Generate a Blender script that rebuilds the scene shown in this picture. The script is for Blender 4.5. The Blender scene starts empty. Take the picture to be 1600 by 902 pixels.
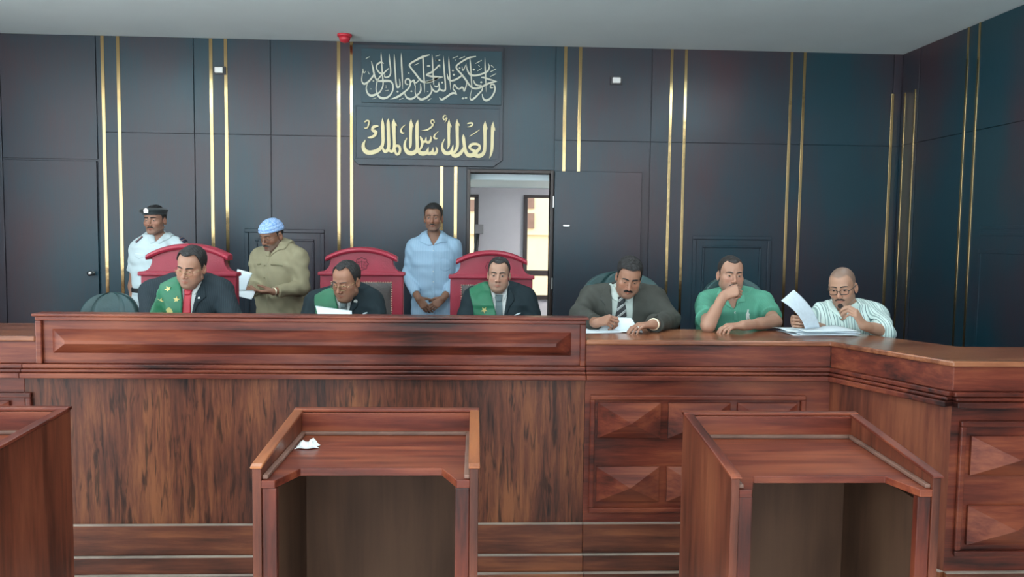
import bpy, bmesh, math, random
import numpy as np
from mathutils import Vector, Matrix

random.seed(4)
scene = bpy.context.scene
COL = scene.collection
PI = math.pi

# ---------------------------------------------------------------- camera
CAM_H = 1.70
FPX = 1250.0
YAW, PITCH, ROLL = math.radians(2.66), math.radians(3.98), math.radians(.727)


def cam_axes():
    cy, sy = math.cos(YAW), math.sin(YAW)
    f0, r0, u0 = np.array([sy, cy, 0.]), np.array([cy, -sy, 0.]), np.array([0, 0, 1.])
    f = math.cos(PITCH) * f0 - math.sin(PITCH) * u0
    u = math.cos(PITCH) * u0 + math.sin(PITCH) * f0
    r = math.cos(ROLL) * r0 + math.sin(ROLL) * u
    u2 = -math.sin(ROLL) * r0 + math.cos(ROLL) * u
    return r, u2, f


CR, CU, CF = cam_axes()
cd = bpy.data.cameras.new('camera')
cam = bpy.data.objects.new('camera', cd)
COL.objects.link(cam)
cd.sensor_width = 36
cd.lens = FPX / 1600 * 36
cd.clip_start = .05
m3 = Matrix((CR, CU, -CF)).transposed()
cam.matrix_world = Matrix.Translation((0, 0, CAM_H)) @ m3.to_4x4()
scene.camera = cam


def ray(px, py):
    return CF * FPX + CR * (px - 800) - CU * (py - 451)


def at(px, py, Y):
    d = ray(px, py)
    q = d * (Y / d[1])
    return np.array([q[0], q[1], q[2] + CAM_H])


def atz(px, py, z):
    d = ray(px, py)
    q = d * ((z - CAM_H) / d[2])
    return np.array([q[0], q[1], q[2] + CAM_H])


def atx(px, py, x):
    d = ray(px, py)
    q = d * (x / d[0])
    return np.array([q[0], q[1], q[2] + CAM_H])


# ---------------------------------------------------------------- world, sun, exposure
scene.view_settings.view_transform = 'Standard'
scene.view_settings.look = 'None'
scene.view_settings.gamma = 1
scene.view_settings.use_curve_mapping = False
scene.view_settings.exposure = 0.48
w = bpy.data.worlds.new('sky')
scene.world = w
w.use_nodes = True
bgn = w.node_tree.nodes['Background']
wn, wl = w.node_tree.nodes, w.node_tree.links
wtc = wn.new('ShaderNodeTexCoord')
wsp = wn.new('ShaderNodeSeparateXYZ')
wl.new(wtc.outputs['Generated'], wsp.inputs[0])
wrp = wn.new('ShaderNodeValToRGB')          # pale sunlit ground below, hazy sky above
wrp.color_ramp.elements[0].position = .40
wrp.color_ramp.elements[1].position = .52
wrp.color_ramp.elements[0].color = (1.0, .97, .92, 1)
wrp.color_ramp.elements[1].color = (.44, .55, .62, 1)
wmr = wn.new('ShaderNodeMapRange')
wmr.inputs['From Min'].default_value = -1
wl.new(wsp.outputs['Z'], wmr.inputs['Value'])
wl.new(wmr.outputs[0], wrp.inputs['Fac'])
wl.new(wrp.outputs['Color'], bgn.inputs[0])
bgn.inputs[1].default_value = 4.2
sd = bpy.data.lights.new('sun', 'SUN')
sd.energy = 2.3
sd.color = (1, .86, .66)
sd.angle = math.radians(1)
sun = bpy.data.objects.new('sun', sd)
COL.objects.link(sun)
sun.rotation_euler = Vector((-.6, .42, -.68)).to_track_quat('-Z', 'Y').to_euler()
LAMP_POWER = 12.0
FRONT_LAMP_POWER = 7.0
PASSAGE_FILL_POWER = 30.0
try:
    scene.cycles.use_denoising = True
    scene.cycles.max_bounces = 8
    scene.cycles.sample_clamp_indirect = 6
except Exception:
    pass

# ---------------------------------------------------------------- materials
MATS = {}


def newmat(name):
    m = bpy.data.materials.new(name)
    m.use_nodes = True
    return m, m.node_tree.nodes, m.node_tree.links, m.node_tree.nodes['Principled BSDF']


def plain(name, col, rough=.5, metal=0., bump=0., bscale=60., sheen=0., var=.12, vscale=8., spec=.5, coat=0., sub=0.):
    """a plain coloured surface with a little procedural unevenness"""
    if name in MATS:
        return MATS[name]
    m, N, L, B = newmat(name)
    tc = N.new('ShaderNodeTexCoord')
    no = N.new('ShaderNodeTexNoise')
    no.inputs['Scale'].default_value = vscale
    no.inputs['Detail'].default_value = 4
    L.new(tc.outputs['Object'], no.inputs['Vector'])
    rp = N.new('ShaderNodeValToRGB')
    rp.color_ramp.elements[0].position = .3
    rp.color_ramp.elements[1].position = .7
    rp.color_ramp.elements[0].color = [c * (1 - var) for c in col] + [1]
    rp.color_ramp.elements[1].color = [min(1, c * (1 + var)) for c in col] + [1]
    L.new(no.outputs['Fac'], rp.inputs['Fac'])
    L.new(rp.outputs['Color'], B.inputs['Base Color'])
    B.inputs['Roughness'].default_value = rough
    B.inputs['Metallic'].default_value = metal
    B.inputs['Specular IOR Level'].default_value = spec
    B.inputs['Coat Weight'].default_value = coat
    B.inputs['Sheen Weight'].default_value = sheen
    if sub:
        B.inputs['Subsurface Weight'].default_value = sub
        B.inputs['Subsurface Radius'].default_value = (.02, .008, .004)
        B.inputs['Subsurface Scale'].default_value = .3
    if bump:
        n2 = N.new('ShaderNodeTexNoise')
        n2.inputs['Scale'].default_value = bscale
        n2.inputs['Detail'].default_value = 3
        L.new(tc.outputs['Object'], n2.inputs['Vector'])
        bp = N.new('ShaderNodeBump')
        bp.inputs['Strength'].default_value = bump
        bp.inputs['Distance'].default_value = .01
        L.new(n2.outputs['Fac'], bp.inputs['Height'])
        L.new(bp.outputs['Normal'], B.inputs['Normal'])
    MATS[name] = m
    return m


def wood(name, dark, mid, light, axis=0, scale=1., rough=.36, burl=0., contrast=1., coat=.10, streak=0.):
    """stained wood, grain running along the given axis"""
    if name in MATS:
        return MATS[name]
    m, N, L, B = newmat(name)
    tc = N.new('ShaderNodeTexCoord')
    mp = N.new('ShaderNodeMapping')
    s = [9 * scale] * 3
    s[axis] = .8 * scale
    mp.inputs['Scale'].default_value = s
    L.new(tc.outputs['Object'], mp.inputs['Vector'])
    wp = N.new('ShaderNodeTexNoise')
    wp.inputs['Scale'].default_value = 1.3
    wp.inputs['Detail'].default_value = 3
    L.new(mp.outputs['Vector'], wp.inputs['Vector'])
    mx = N.new('ShaderNodeVectorMath')
    mx.operation = 'MULTIPLY_ADD'
    mx.inputs[1].default_value = (.6 + burl,) * 3
    L.new(wp.outputs['Color'], mx.inputs[0])
    L.new(mp.outputs['Vector'], mx.inputs[2])
    n1 = N.new('ShaderNodeTexNoise')
    n1.inputs['Scale'].default_value = 1.5
    n1.inputs['Detail'].default_value = 8
    n1.inputs['Roughness'].default_value = .62
    L.new(mx.outputs['Vector'], n1.inputs['Vector'])
    big = N.new('ShaderNodeTexNoise')
    mb = N.new('ShaderNodeMapping')
    sb = [2.2] * 3
    sb[axis] = .9
    mb.inputs['Scale'].default_value = sb
    L.new(tc.outputs['Object'], mb.inputs['Vector'])
    big.inputs['Scale'].default_value = 1.6
    big.inputs['Detail'].default_value = 2
    L.new(mb.outputs['Vector'], big.inputs['Vector'])
    ad = N.new('ShaderNodeMath')
    ad.operation = 'MULTIPLY_ADD'
    ad.inputs[1].default_value = .55
    L.new(big.outputs['Fac'], ad.inputs[0])
    ml = N.new('ShaderNodeMath')
    ml.operation = 'MULTIPLY'
    ml.inputs[1].default_value = .5
    L.new(n1.outputs['Fac'], ml.inputs[0])
    L.new(ml.outputs[0], ad.inputs[2])
    rp = N.new('ShaderNodeValToRGB')
    e = rp.color_ramp.elements
    e[0].position = .52 - .14 / contrast
    e[1].position = .52 + .16 / contrast
    e[0].color = list(dark) + [1]
    e[1].color = list(light) + [1]
    k = e.new(.52)
    k.color = list(mid) + [1]
    L.new(ad.outputs[0], rp.inputs['Fac'])
    colout = rp.outputs['Color']
    if streak:
        ms = N.new('ShaderNodeMapping')
        ss = [44.] * 3
        ss[axis] = 5.0
        ms.inputs['Scale'].default_value = ss
        L.new(tc.outputs['Object'], ms.inputs['Vector'])
        ns = N.new('ShaderNodeTexNoise')
        ns.inputs['Scale'].default_value = 1.
        ns.inputs['Detail'].default_value = 3
        ns.inputs['Distortion'].default_value = .8
        L.new(ms.outputs['Vector'], ns.inputs['Vector'])
        rs = N.new('ShaderNodeValToRGB')
        rs.color_ramp.elements[0].position = .34
        rs.color_ramp.elements[1].position = .46
        rs.color_ramp.elements[0].color = (1 - streak,) * 3 + (1,)
        rs.color_ramp.elements[1].color = (1, 1, 1, 1)
        L.new(ns.outputs['Fac'], rs.inputs['Fac'])
        mm = N.new('ShaderNodeMix')
        mm.data_type = 'RGBA'
        mm.blend_type = 'MULTIPLY'
        mm.inputs[0].default_value = 1
        L.new(colout, mm.inputs[6])
        L.new(rs.outputs['Color'], mm.inputs[7])
        colout = mm.outputs[2]
    L.new(colout, B.inputs['Base Color'])
    B.inputs['Roughness'].default_value = rough
    B.inputs['Coat Weight'].default_value = coat
    B.inputs['Coat Roughness'].default_value = .22
    B.inputs['Specular IOR Level'].default_value = .28
    bp = N.new('ShaderNodeBump')
    bp.inputs['Strength'].default_value = .08
    bp.inputs['Distance'].default_value = .004
    L.new(n1.outputs['Fac'], bp.inputs['Height'])
    L.new(bp.outputs['Normal'], B.inputs['Normal'])
    MATS[name] = m
    return m


def attr_mat(name, rough=.5, sub=0., sheen=0., bump=0., bscale=200., spec=.4):
    """colour taken from the mesh's own 'Col' attribute (lips, stubble, stripes...)"""
    if name in MATS:
        return MATS[name]
    m, N, L, B = newmat(name)
    a = N.new('ShaderNodeAttribute')
    a.attribute_name = 'Col'
    L.new(a.outputs['Color'], B.inputs['Base Color'])
    B.inputs['Roughness'].default_value = rough
    B.inputs['Specular IOR Level'].default_value = spec
    if sub:
        B.inputs['Subsurface Weight'].default_value = sub
        B.inputs['Subsurface Radius'].default_value = (.016, .006, .003)
        B.inputs['Subsurface Scale'].default_value = .3
    B.inputs['Sheen Weight'].default_value = sheen
    if bump:
        tc = N.new('ShaderNodeTexCoord')
        n2 = N.new('ShaderNodeTexNoise')
        n2.inputs['Scale'].default_value = bscale
        L.new(tc.outputs['Object'], n2.inputs['Vector'])
        bp = N.new('ShaderNodeBump')
        bp.inputs['Strength'].default_value = bump
        bp.inputs['Distance'].default_value = .004
        L.new(n2.outputs['Fac'], bp.inputs['Height'])
        L.new(bp.outputs['Normal'], B.inputs['Normal'])
    MATS[name] = m
    return m


def stripes(name, c0, cols, freq, axis=(1, 0, 0), rough=.7):
    """woven cloth with stripes: cols = [(position in the repeat, colour), ...]"""
    if name in MATS:
        return MATS[name]
    m, N, L, B = newmat(name)
    tc = N.new('ShaderNodeTexCoord')
    dt = N.new('ShaderNodeVectorMath')
    dt.operation = 'DOT_PRODUCT'
    dt.inputs[1].default_value = [a * freq for a in axis]
    L.new(tc.outputs['Object'], dt.inputs[0])
    fr = N.new('ShaderNodeMath')
    fr.operation = 'FRACT'
    L.new(dt.outputs['Value'], fr.inputs[0])
    rp = N.new('ShaderNodeValToRGB')
    rp.color_ramp.interpolation = 'CONSTANT'
    e = rp.color_ramp.elements
    e[0].position = 0
    e[0].color = list(c0) + [1]
    e[1].position = cols[0][0]
    e[1].color = list(cols[0][1]) + [1]
    for p, c in cols[1:]:
        k = e.new(p)
        k.color = list(c) + [1]
    L.new(fr.outputs[0], rp.inputs['Fac'])
    L.new(rp.outputs['Color'], B.inputs['Base Color'])
    B.inputs['Roughness'].default_value = rough
    B.inputs['Specular IOR Level'].default_value = .25
    MATS[name] = m
    return m


def emit(name, col, s):
    m, N, L, B = newmat(name)
    B.inputs['Base Color'].default_value = list(col) + [1]
    B.inputs['Emission Color'].default_value = list(col) + [1]
    B.inputs['Emission Strength'].default_value = s
    return m


W_RED = dict(dark=(.020, .006, .005), mid=(.128, .024, .013), light=(.26, .066, .029), contrast=1.05, scale=1.9)
WX = wood('mahogany_across', axis=0, **W_RED)
WY = wood('mahogany_deep', axis=1, **W_RED)
TOPW = wood('reflection_lightened_mahogany', (.075, .020, .010), (.215, .070, .032), (.36, .14, .065), axis=0, scale=1.9, rough=.26, coat=.3)  # worktop mahogany, its bright reflection put into a lighter colour
WZ = wood('mahogany_upright', axis=2, **W_RED)
BURL = wood('figured_veneer', (.030, .010, .007), (.108, .029, .014), (.215, .070, .027), axis=2, scale=3.4, burl=.8, contrast=1.1, rough=.42, streak=.68, coat=.05)
SKIRT = wood('dark_mahogany_across', (.022, .008, .006), (.11, .030, .015), (.24, .075, .030), axis=0, scale=2.0, rough=.4)
INNER = wood('unvarnished_brown_board', (.046, .021, .012), (.092, .044, .025), (.125, .064, .036), axis=2, scale=.5, rough=.7, coat=0)
SIDEW = wood('brown_veneer_upright', (.055, .014, .008), (.145, .037, .019), (.23, .070, .032), axis=2, scale=2.4, contrast=1.0, rough=.38)
ORANGE = wood('worn_orange_edge', (.15, .04, .018), (.32, .10, .035), (.45, .17, .06), axis=1, scale=1.2, rough=.3)


def wall_wood():
    m, N, L, B = newmat('dark_lacquered_panelling')
    tc = N.new('ShaderNodeTexCoord')
    mp = N.new('ShaderNodeMapping')
    mp.inputs['Scale'].default_value = (1, 1, .6)
    L.new(tc.outputs['Object'], mp.inputs['Vector'])
    n = N.new('ShaderNodeTexNoise')
    n.inputs['Scale'].default_value = 1.1
    n.inputs['Detail'].default_value = 3
    L.new(mp.outputs['Vector'], n.inputs['Vector'])
    g = N.new('ShaderNodeTexNoise')
    mg = N.new('ShaderNodeMapping')
    mg.inputs['Scale'].default_value = (40, 40, 1.2)
    L.new(tc.outputs['Object'], mg.inputs['Vector'])
    L.new(mg.outputs['Vector'], g.inputs['Vector'])
    g.inputs['Detail'].default_value = 5
    ad = N.new('ShaderNodeMath')
    ad.operation = 'MULTIPLY_ADD'
    ad.inputs[1].default_value = .25
    L.new(g.outputs['Fac'], ad.inputs[0])
    L.new(n.outputs['Fac'], ad.inputs[2])
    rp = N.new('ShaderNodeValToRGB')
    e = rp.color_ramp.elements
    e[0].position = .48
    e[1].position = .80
    e[0].color = (.008, .041, .059, 1)  # blue of the veiling haze put into the dark mahogany's base colour
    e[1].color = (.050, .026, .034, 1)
    L.new(ad.outputs[0], rp.inputs['Fac'])
    L.new(rp.outputs['Color'], B.inputs['Base Color'])
    B.inputs['Roughness'].default_value = .33
    B.inputs['Specular IOR Level'].default_value = .5
    bp = N.new('ShaderNodeBump')
    bp.inputs['Strength'].default_value = .05
    bp.inputs['Distance'].default_value = .01
    L.new(g.outputs['Fac'], bp.inputs['Height'])
    L.new(bp.outputs['Normal'], B.inputs['Normal'])
    MATS['wall'] = m
    return m


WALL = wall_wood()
BRASS = plain('polished_brass_strip', (.58, .40, .19), rough=.15, metal=1., bump=.16, bscale=9., var=.06, vscale=3.)
GOLD = plain('pale_gold_letters', (.78, .68, .38), rough=.4, var=.05)
SILVER = plain('pale_silver_letters', (.58, .60, .50), rough=.4, var=.05)
CEIL = plain('matt_white_paint', (.76, .90, .95), rough=.9, var=.02, vscale=2.)
WHITE_WALL = plain('white_plaster', (.66, .64, .68), rough=.9, var=.02)
PAPER = plain('white_paper', (.70, .78, .82), rough=.8, var=.02)
PLASTIC_W = plain('white_plastic', (.75, .78, .78), rough=.5, var=.02)
BOARD = plain('teal_black_sign_board', (.008, .042, .060), rough=.38, var=.1)
FLOORM = plain('pale_stone_tile', (.62, .60, .56), rough=.45, var=.15)
CARPET = plain('dark_carpet', (.06, .02, .02), rough=.95, var=.2)
CRIMSON = plain('crimson_leather', (.31, .019, .041), rough=.42, bump=.12, bscale=120., var=.1)
DARKLEATHER = plain('dark_brown_leather', (.062, .050, .046), rough=.33, bump=.25, bscale=90., var=.15)
GREENLEATHER = plain('grey_green_leather', (.015, .054, .056), rough=.38, bump=.15, bscale=90., var=.1)
BRASSNAIL = plain('brass_nail', (.90, .80, .60), rough=.35, metal=.7, var=.02)
STEEL = plain('brushed_steel', (.62, .62, .6), rough=.3, metal=1., var=.03)
BLACKPL = plain('black_plastic', (.02, .022, .024), rough=.5)

# ---------------------------------------------------------------- object helpers
OFF = {}


def tag(o, label=None, cat=None, group=None, kind=None):
    if label:
        o['label'] = label
    if cat:
        o['category'] = cat
    if group:
        o['group'] = group
    if kind:
        o['kind'] = kind
    return o


def thing(name, loc, label, cat, group=None, rz=0.):
    o = bpy.data.objects.new(name, None)
    COL.objects.link(o)
    o.empty_display_size = .1
    o.location = [float(v) for v in loc]
    o.rotation_euler = (0, 0, rz)
    OFF[o.name] = (np.array([float(v) for v in loc]), rz)
    return tag(o, label, cat, group)


def link_mesh(name, me, mat, parent=None, bevel=0., smooth=False):
    o = bpy.data.objects.new(name, me)
    COL.objects.link(o)
    if mat is not None:
        me.materials.append(mat)
    if parent is not None:
        o.parent = parent
    if smooth:
        me.shade_smooth()
    if bevel:
        b = o.modifiers.new('bevel', 'BEVEL')
        b.width = bevel
        b.segments = 2
        b.limit_method = 'ANGLE'
        b.angle_limit = math.radians(40)
    return o


class MB:
    """collects shapes in world coordinates; build() links them as ONE mesh"""

    def __init__(s):
        s.v, s.f = [], []

    def add(s, verts, faces):
        n = len(s.v)
        s.v += [tuple(float(c) for c in p) for p in verts]
        s.f += [tuple(i + n for i in f) for f in faces]
        return s

    def box(s, x0, x1, y0, y1, z0, z1):
        return s.add([(x0, y0, z0), (x1, y0, z0), (x1, y1, z0), (x0, y1, z0), (x0, y0, z1), (x1, y0, z1), (x1, y1, z1), (x0, y1, z1)],
                     [(0, 3, 2, 1), (4, 5, 6, 7), (0, 1, 5, 4), (1, 2, 6, 5), (2, 3, 7, 6), (3, 0, 4, 7)])

    def hexa(s, p):
        return s.add(p, [(0, 3, 2, 1), (4, 5, 6, 7), (0, 1, 5, 4), (1, 2, 6, 5), (2, 3, 7, 6), (3, 0, 4, 7)])

    def prism(s, pts, vec):
        """closed polygon (3-D points) extruded by vec"""
        n = len(pts)
        vec = np.array(vec, float)
        a = [np.array(p, float) for p in pts]
        b = [p + vec for p in a]
        return s.add(a + b, [tuple(range(n))[::-1], tuple(range(n, 2 * n))] + [(i, (i + 1) % n, n + (i + 1) % n, n + i) for i in range(n)])

    def tube(s, path, r, n=8, closed=False):
        path = [Vector(p) for p in path]
        m = len(path)
        rr = r if hasattr(r, '__len__') else [r] * m
        vs, fs = [], []
        up = None
        for i, p in enumerate(path):
            if closed:
                t = path[(i + 1) % m] - path[i - 1]
            else:
                t = path[min(i + 1, m - 1)] - path[max(i - 1, 0)]
            t.normalize()
            if up is None:
                up = Vector((0, 0, 1)) if abs(t.z) < .9 else Vector((0, 1, 0))
            a = t.cross(up)
            if a.length < 1e-4:
                a = t.cross(Vector((1, 0, 0)))
            a.normalize()
            b = a.cross(t)
            up = b
            for k in range(n):
                an = 2 * PI * k / n
                vs.append(p + a * math.cos(an) * rr[i] + b * math.sin(an) * rr[i])
        for i in range(m if closed else m - 1):
            j = (i + 1) % m
            for k in range(n):
                fs.append((i * n + k, i * n + (k + 1) % n, j * n + (k + 1) % n, j * n + k))
        if not closed:
            fs.append(tuple(range(n))[::-1])
            fs.append(tuple(range((m - 1) * n, m * n)))
        return s.add(vs, fs)

    def lathe(s, c, prof, n=24, M=None):
        vs, fs = [], []
        for (r, z) in prof:
            for k in range(n):
                an = 2 * PI * k / n
                p = Vector((r * math.cos(an), r * math.sin(an), z))
                if M is not None:
                    p = M @ p
                vs.append(np.array(c, float) + np.array(p))
        for i in range(len(prof) - 1):
            for k in range(n):
                fs.append((i * n + k, i * n + (k + 1) % n, (i + 1) * n + (k + 1) % n, (i + 1) * n + k))
        fs.append(tuple(range(n))[::-1])
        fs.append(tuple(range((len(prof) - 1) * n, len(prof) * n)))
        return s.add(vs, fs)

    def ball(s, c, r, n=12):
        prof = [(max(1e-5, r * math.sin(a)), -r * math.cos(a)) for a in np.linspace(0.02, PI - .02, n)]
        return s.lathe(c, prof, n=max(8, n))

    def build(s, name, mat, parent=None, bevel=0., smooth=False, label=None):
        v = np.array(s.v)
        if parent is not None:
            off, rz = OFF.get(parent.name, (np.zeros(3), 0.))
            v = v - off
            if rz:
                c, sn = math.cos(-rz), math.sin(-rz)
                v = np.stack([v[:, 0] * c - v[:, 1] * sn, v[:, 0] * sn + v[:, 1] * c, v[:, 2]], 1)
        me = bpy.data.meshes.new(name)
        me.from_pydata(v.tolist(), [], s.f)
        bm = bmesh.new()
        bm.from_mesh(me)
        bmesh.ops.recalc_face_normals(bm, faces=bm.faces)
        bm.to_mesh(me)
        bm.free()
        o = link_mesh(name, me, mat, parent, bevel, smooth)
        if parent is not None:
            OFF[o.name] = OFF.get(parent.name, (np.zeros(3), 0.))
        if label:
            o['label'] = label
        return o


def struct(name, mb, mat, bevel=0., label=None, parent=None):
    o = mb.build(name, mat, parent, bevel)
    if parent is None:
        o['kind'] = 'structure'
        o['category'] = {'wall': 'wall', 'floor': 'floor', 'ceiling': 'ceiling', 'trim': 'trim', 'door': 'door', 'window': 'window', 'dais': 'floor'}.get(name.split('_')[0], 'wall')
    if label:
        o['label'] = label
    return o


def catmull(pts, sub=6):
    """pts rows (x, y, w): smooth curve through them"""
    P = np.array(pts, float)
    if len(P) < 3:
        return P
    Q = np.vstack([2 * P[0] - P[1], P, 2 * P[-1] - P[-2]])
    out = []
    for i in range(1, len(Q) - 2):
        a, b, c, d = Q[i - 1], Q[i], Q[i + 1], Q[i + 2]
        for t in np.linspace(0, 1, sub, endpoint=False):
            out.append(.5 * (2 * b + (c - a) * t + (2 * a - 5 * b + 4 * c - d) * t * t + (3 * b - a - 3 * c + d) * t ** 3))
    out.append(P[-1])
    return np.array(out)
# ================================================================ the setting
WALL_Y = 7.2
ROOM_H = 3.355
RIGHT_X = 3.855
LEFT_X = -5.2
DAIS = .25
DOOR_X0, DOOR_X1, DOOR_TOP = -.05, .667, 2.232

struct('floor', MB().box(LEFT_X, RIGHT_X, -4, 7.32, -.1, 0), FLOORM)
struct('ground', MB().box(-30, 30, 7.4, 40, -.3, -.12), plain('pale_dusty_ground', (.5, .42, .32), rough=.95))['category'] = 'ground'
struct('ceiling', MB().box(LEFT_X - .1, RIGHT_X + .12, -4, 7.32, ROOM_H, ROOM_H + .12), CEIL)
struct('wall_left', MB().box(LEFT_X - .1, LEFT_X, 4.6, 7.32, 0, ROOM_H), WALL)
struct('dais', MB().box(LEFT_X, RIGHT_X, 3.82, 7.2, 0.001, DAIS), CARPET, label='raised dark floor behind the judges bench')

wb = MB()
wb.box(LEFT_X, DOOR_X0, WALL_Y, WALL_Y + .12, 0, ROOM_H)
wb.box(DOOR_X1, RIGHT_X, WALL_Y, WALL_Y + .12, 0, ROOM_H)
wb.box(DOOR_X0, DOOR_X1, WALL_Y, WALL_Y + .12, DOOR_TOP, ROOM_H)
wb.box(DOOR_X0, DOOR_X1, WALL_Y, WALL_Y + .12, 0, DAIS)
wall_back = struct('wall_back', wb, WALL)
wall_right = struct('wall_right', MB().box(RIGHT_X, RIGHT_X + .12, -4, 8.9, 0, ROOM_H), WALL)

STRIPS = [-3.232, -3.10, -2.311, -2.184, -1.21, -1.098, -.305, -.18, .784, .916, 1.736, 1.865, 2.823, 2.942, 3.765]
JOINT = 2.53


def panel(x0, x1, z0=DAIS, z1=ROOM_H, joint=JOINT):
    g = .004
    b = MB()
    if joint is None or joint <= z0 or joint >= z1:
        b.box(x0 + g, x1 - g, WALL_Y - .012, WALL_Y - .0005, z0 + g, z1 - g)
    else:
        b.box(x0 + g, x1 - g, WALL_Y - .012, WALL_Y - .0005, z0 + g, joint - g / 2)
        b.box(x0 + g, x1 - g, WALL_Y - .012, WALL_Y - .0005, joint + g / 2, z1 - g)
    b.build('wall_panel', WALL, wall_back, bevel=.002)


def rectframe(x0, x1, z0, z1, y, wd=.035, dp=.014):
    b = MB()
    for (a, c, d, e) in ((x0, x1, z1 - wd, z1), (x0, x1, z0, z0 + wd), (x0, x0 + wd, z0 + wd, z1 - wd), (x1 - wd, x1, z0 + wd, z1 - wd)):
        b.box(a, c, y - dp, y, d, e)
    return b


edges = [LEFT_X, -3.232, -3.10, -2.311, -2.184, -1.21, -1.098, -.305, -.18]
for a, c in zip(edges[:-1], edges[1:]):
    if a == LEFT_X:
        panel(a, -4.10, joint=None)
        panel(-4.10, -3.290, z0=2.29, joint=None)
        panel(-3.290, c, joint=None)
    elif abs(a + 3.10) < .01:
        panel(a, -2.46)
        panel(-2.46, c)
    elif abs(a + 2.184) < .01:
        panel(a, -1.80)
        panel(-1.80, c)
    else:
        panel(a, c)
panel(-.18, DOOR_X0 - .03)
panel(DOOR_X0 - .03, DOOR_X1 + .03, z0=DOOR_TOP + .03, joint=None)
edges = [DOOR_X1 + .03, .784, .916, 1.56, 1.736, 1.865, 2.823, 2.942, 3.765, RIGHT_X]
for a, c in zip(edges[:-1], edges[1:]):
    panel(a, c)

# framed lower fields of the panelling
for (p0, p1) in (((383, 357), (508, 500)), ((1082, 368), (1200, 500))):
    A, B = at(*p0, WALL_Y), at(*p1, WALL_Y)
    rectframe(A[0], B[0], .55, A[2], WALL_Y - .012).build('panel_moulding', WALL, wall_back, bevel=.005)
    rectframe(A[0] + .09, B[0] - .09, .64, A[2] - .09, WALL_Y - .012, wd=.02).build('panel_moulding', WALL, wall_back, bevel=.005)
for y0, y1, z0, z1 in ((4.75, 5.95, 1.72, 1.80), (4.75, 5.95, .6, 1.62)):
    b = MB()
    wd = .03
    for (a, c, d, e) in ((y0, y1, z1 - wd, z1), (y0, y1, z0, z0 + wd), (y0, y0 + wd, z0 + wd, z1 - wd), (y1 - wd, y1, z0 + wd, z1 - wd)):
        b.box(RIGHT_X - .014, RIGHT_X, a, c, d, e)
    b.build('panel_moulding', WALL, wall_right, bevel=.005)
b = MB()
for ya, yc in ((7.18, 6.9), (6.89, 6.22), (6.21, 6.08), (6.07, 4.4)):
    b.box(RIGHT_X - .012, RIGHT_X - .0005, yc + .004, ya - .004, DAIS, 2.53)
    b.box(RIGHT_X - .012, RIGHT_X - .0005, yc + .004, ya - .004, 2.535, ROOM_H - .004)
b.build('wall_panel', WALL, wall_right, bevel=.002)

# brass strips let into the panelling
n = 0
for i, x in enumerate(STRIPS):
    n += 1
    z1 = ROOM_H - .004
    if i in (6, 7):
        z1 = 2.283
    if i == 14:
        z1 = 3.0
    hw = .0145 if i < 10 else .0125
    struct('trim_%d' % n, MB().box(x - hw, x + hw, WALL_Y - .017, WALL_Y - .0115, DAIS, z1), BRASS, bevel=.0015, label='vertical polished brass strip in the dark panelling')
for (ya, hw) in ((7.12, .012), (6.95, .010), (6.215, .012), (6.075, .012)):
    n += 1
    struct('trim_%d' % n, MB().box(RIGHT_X - .017, RIGHT_X - .0115, ya - hw, ya + hw, DAIS, 3.0 if ya > 6.5 else ROOM_H - .004), BRASS, bevel=.0015,
           label='vertical brass strip on the right hand wall')

# concealed door at the left
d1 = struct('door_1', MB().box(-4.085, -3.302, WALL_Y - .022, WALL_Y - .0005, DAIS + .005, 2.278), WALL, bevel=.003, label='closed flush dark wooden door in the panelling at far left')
hx = at(147, 427, WALL_Y)
b = MB().lathe((hx[0], WALL_Y - .021, hx[2]), [(.022, 0), (.022, .006), (.010, .010), (.009, .035), (.022, .045), (.024, .06), (.014, .07)], n=16, M=Matrix.Rotation(PI / 2, 3, 'X'))
b.build('door_knob', STEEL, d1, smooth=True)

# door frame and open leaf
tw = .028
b = MB()
b.box(DOOR_X0 - tw, DOOR_X0, WALL_Y - .03, WALL_Y + .12, DAIS, DOOR_TOP + tw)
b.box(DOOR_X1, DOOR_X1 + tw, WALL_Y - .03, WALL_Y + .12, DAIS, DOOR_TOP + tw)
b.box(DOOR_X0, DOOR_X1, WALL_Y - .03, WALL_Y + .12, DOOR_TOP, DOOR_TOP + tw)
struct('trim_%d' % (n + 1), b, plain('dark_door_frame', (.035, .020, .016), rough=.35), bevel=.004, label='dark wooden frame around the open doorway')
b = MB().box(.70, 1.478, WALL_Y - .085, WALL_Y - .04, DAIS + .008, 2.252)
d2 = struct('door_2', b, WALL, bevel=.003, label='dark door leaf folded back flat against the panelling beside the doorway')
hp = at(885, 353, WALL_Y - .09)
MB().box(hp[0] - .03, hp[0] + .03, WALL_Y - .10, WALL_Y - .086, hp[2] - .012, hp[2] + .012).build('door_latch', STEEL, d2, bevel=.004)
b = MB()
for z in (.55, 1.25, 1.98):
    b.tube([(.694, WALL_Y - .05, z - .05), (.694, WALL_Y - .05, z + .05)], .008)
b.build('door_hinge', STEEL, d2)

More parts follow.
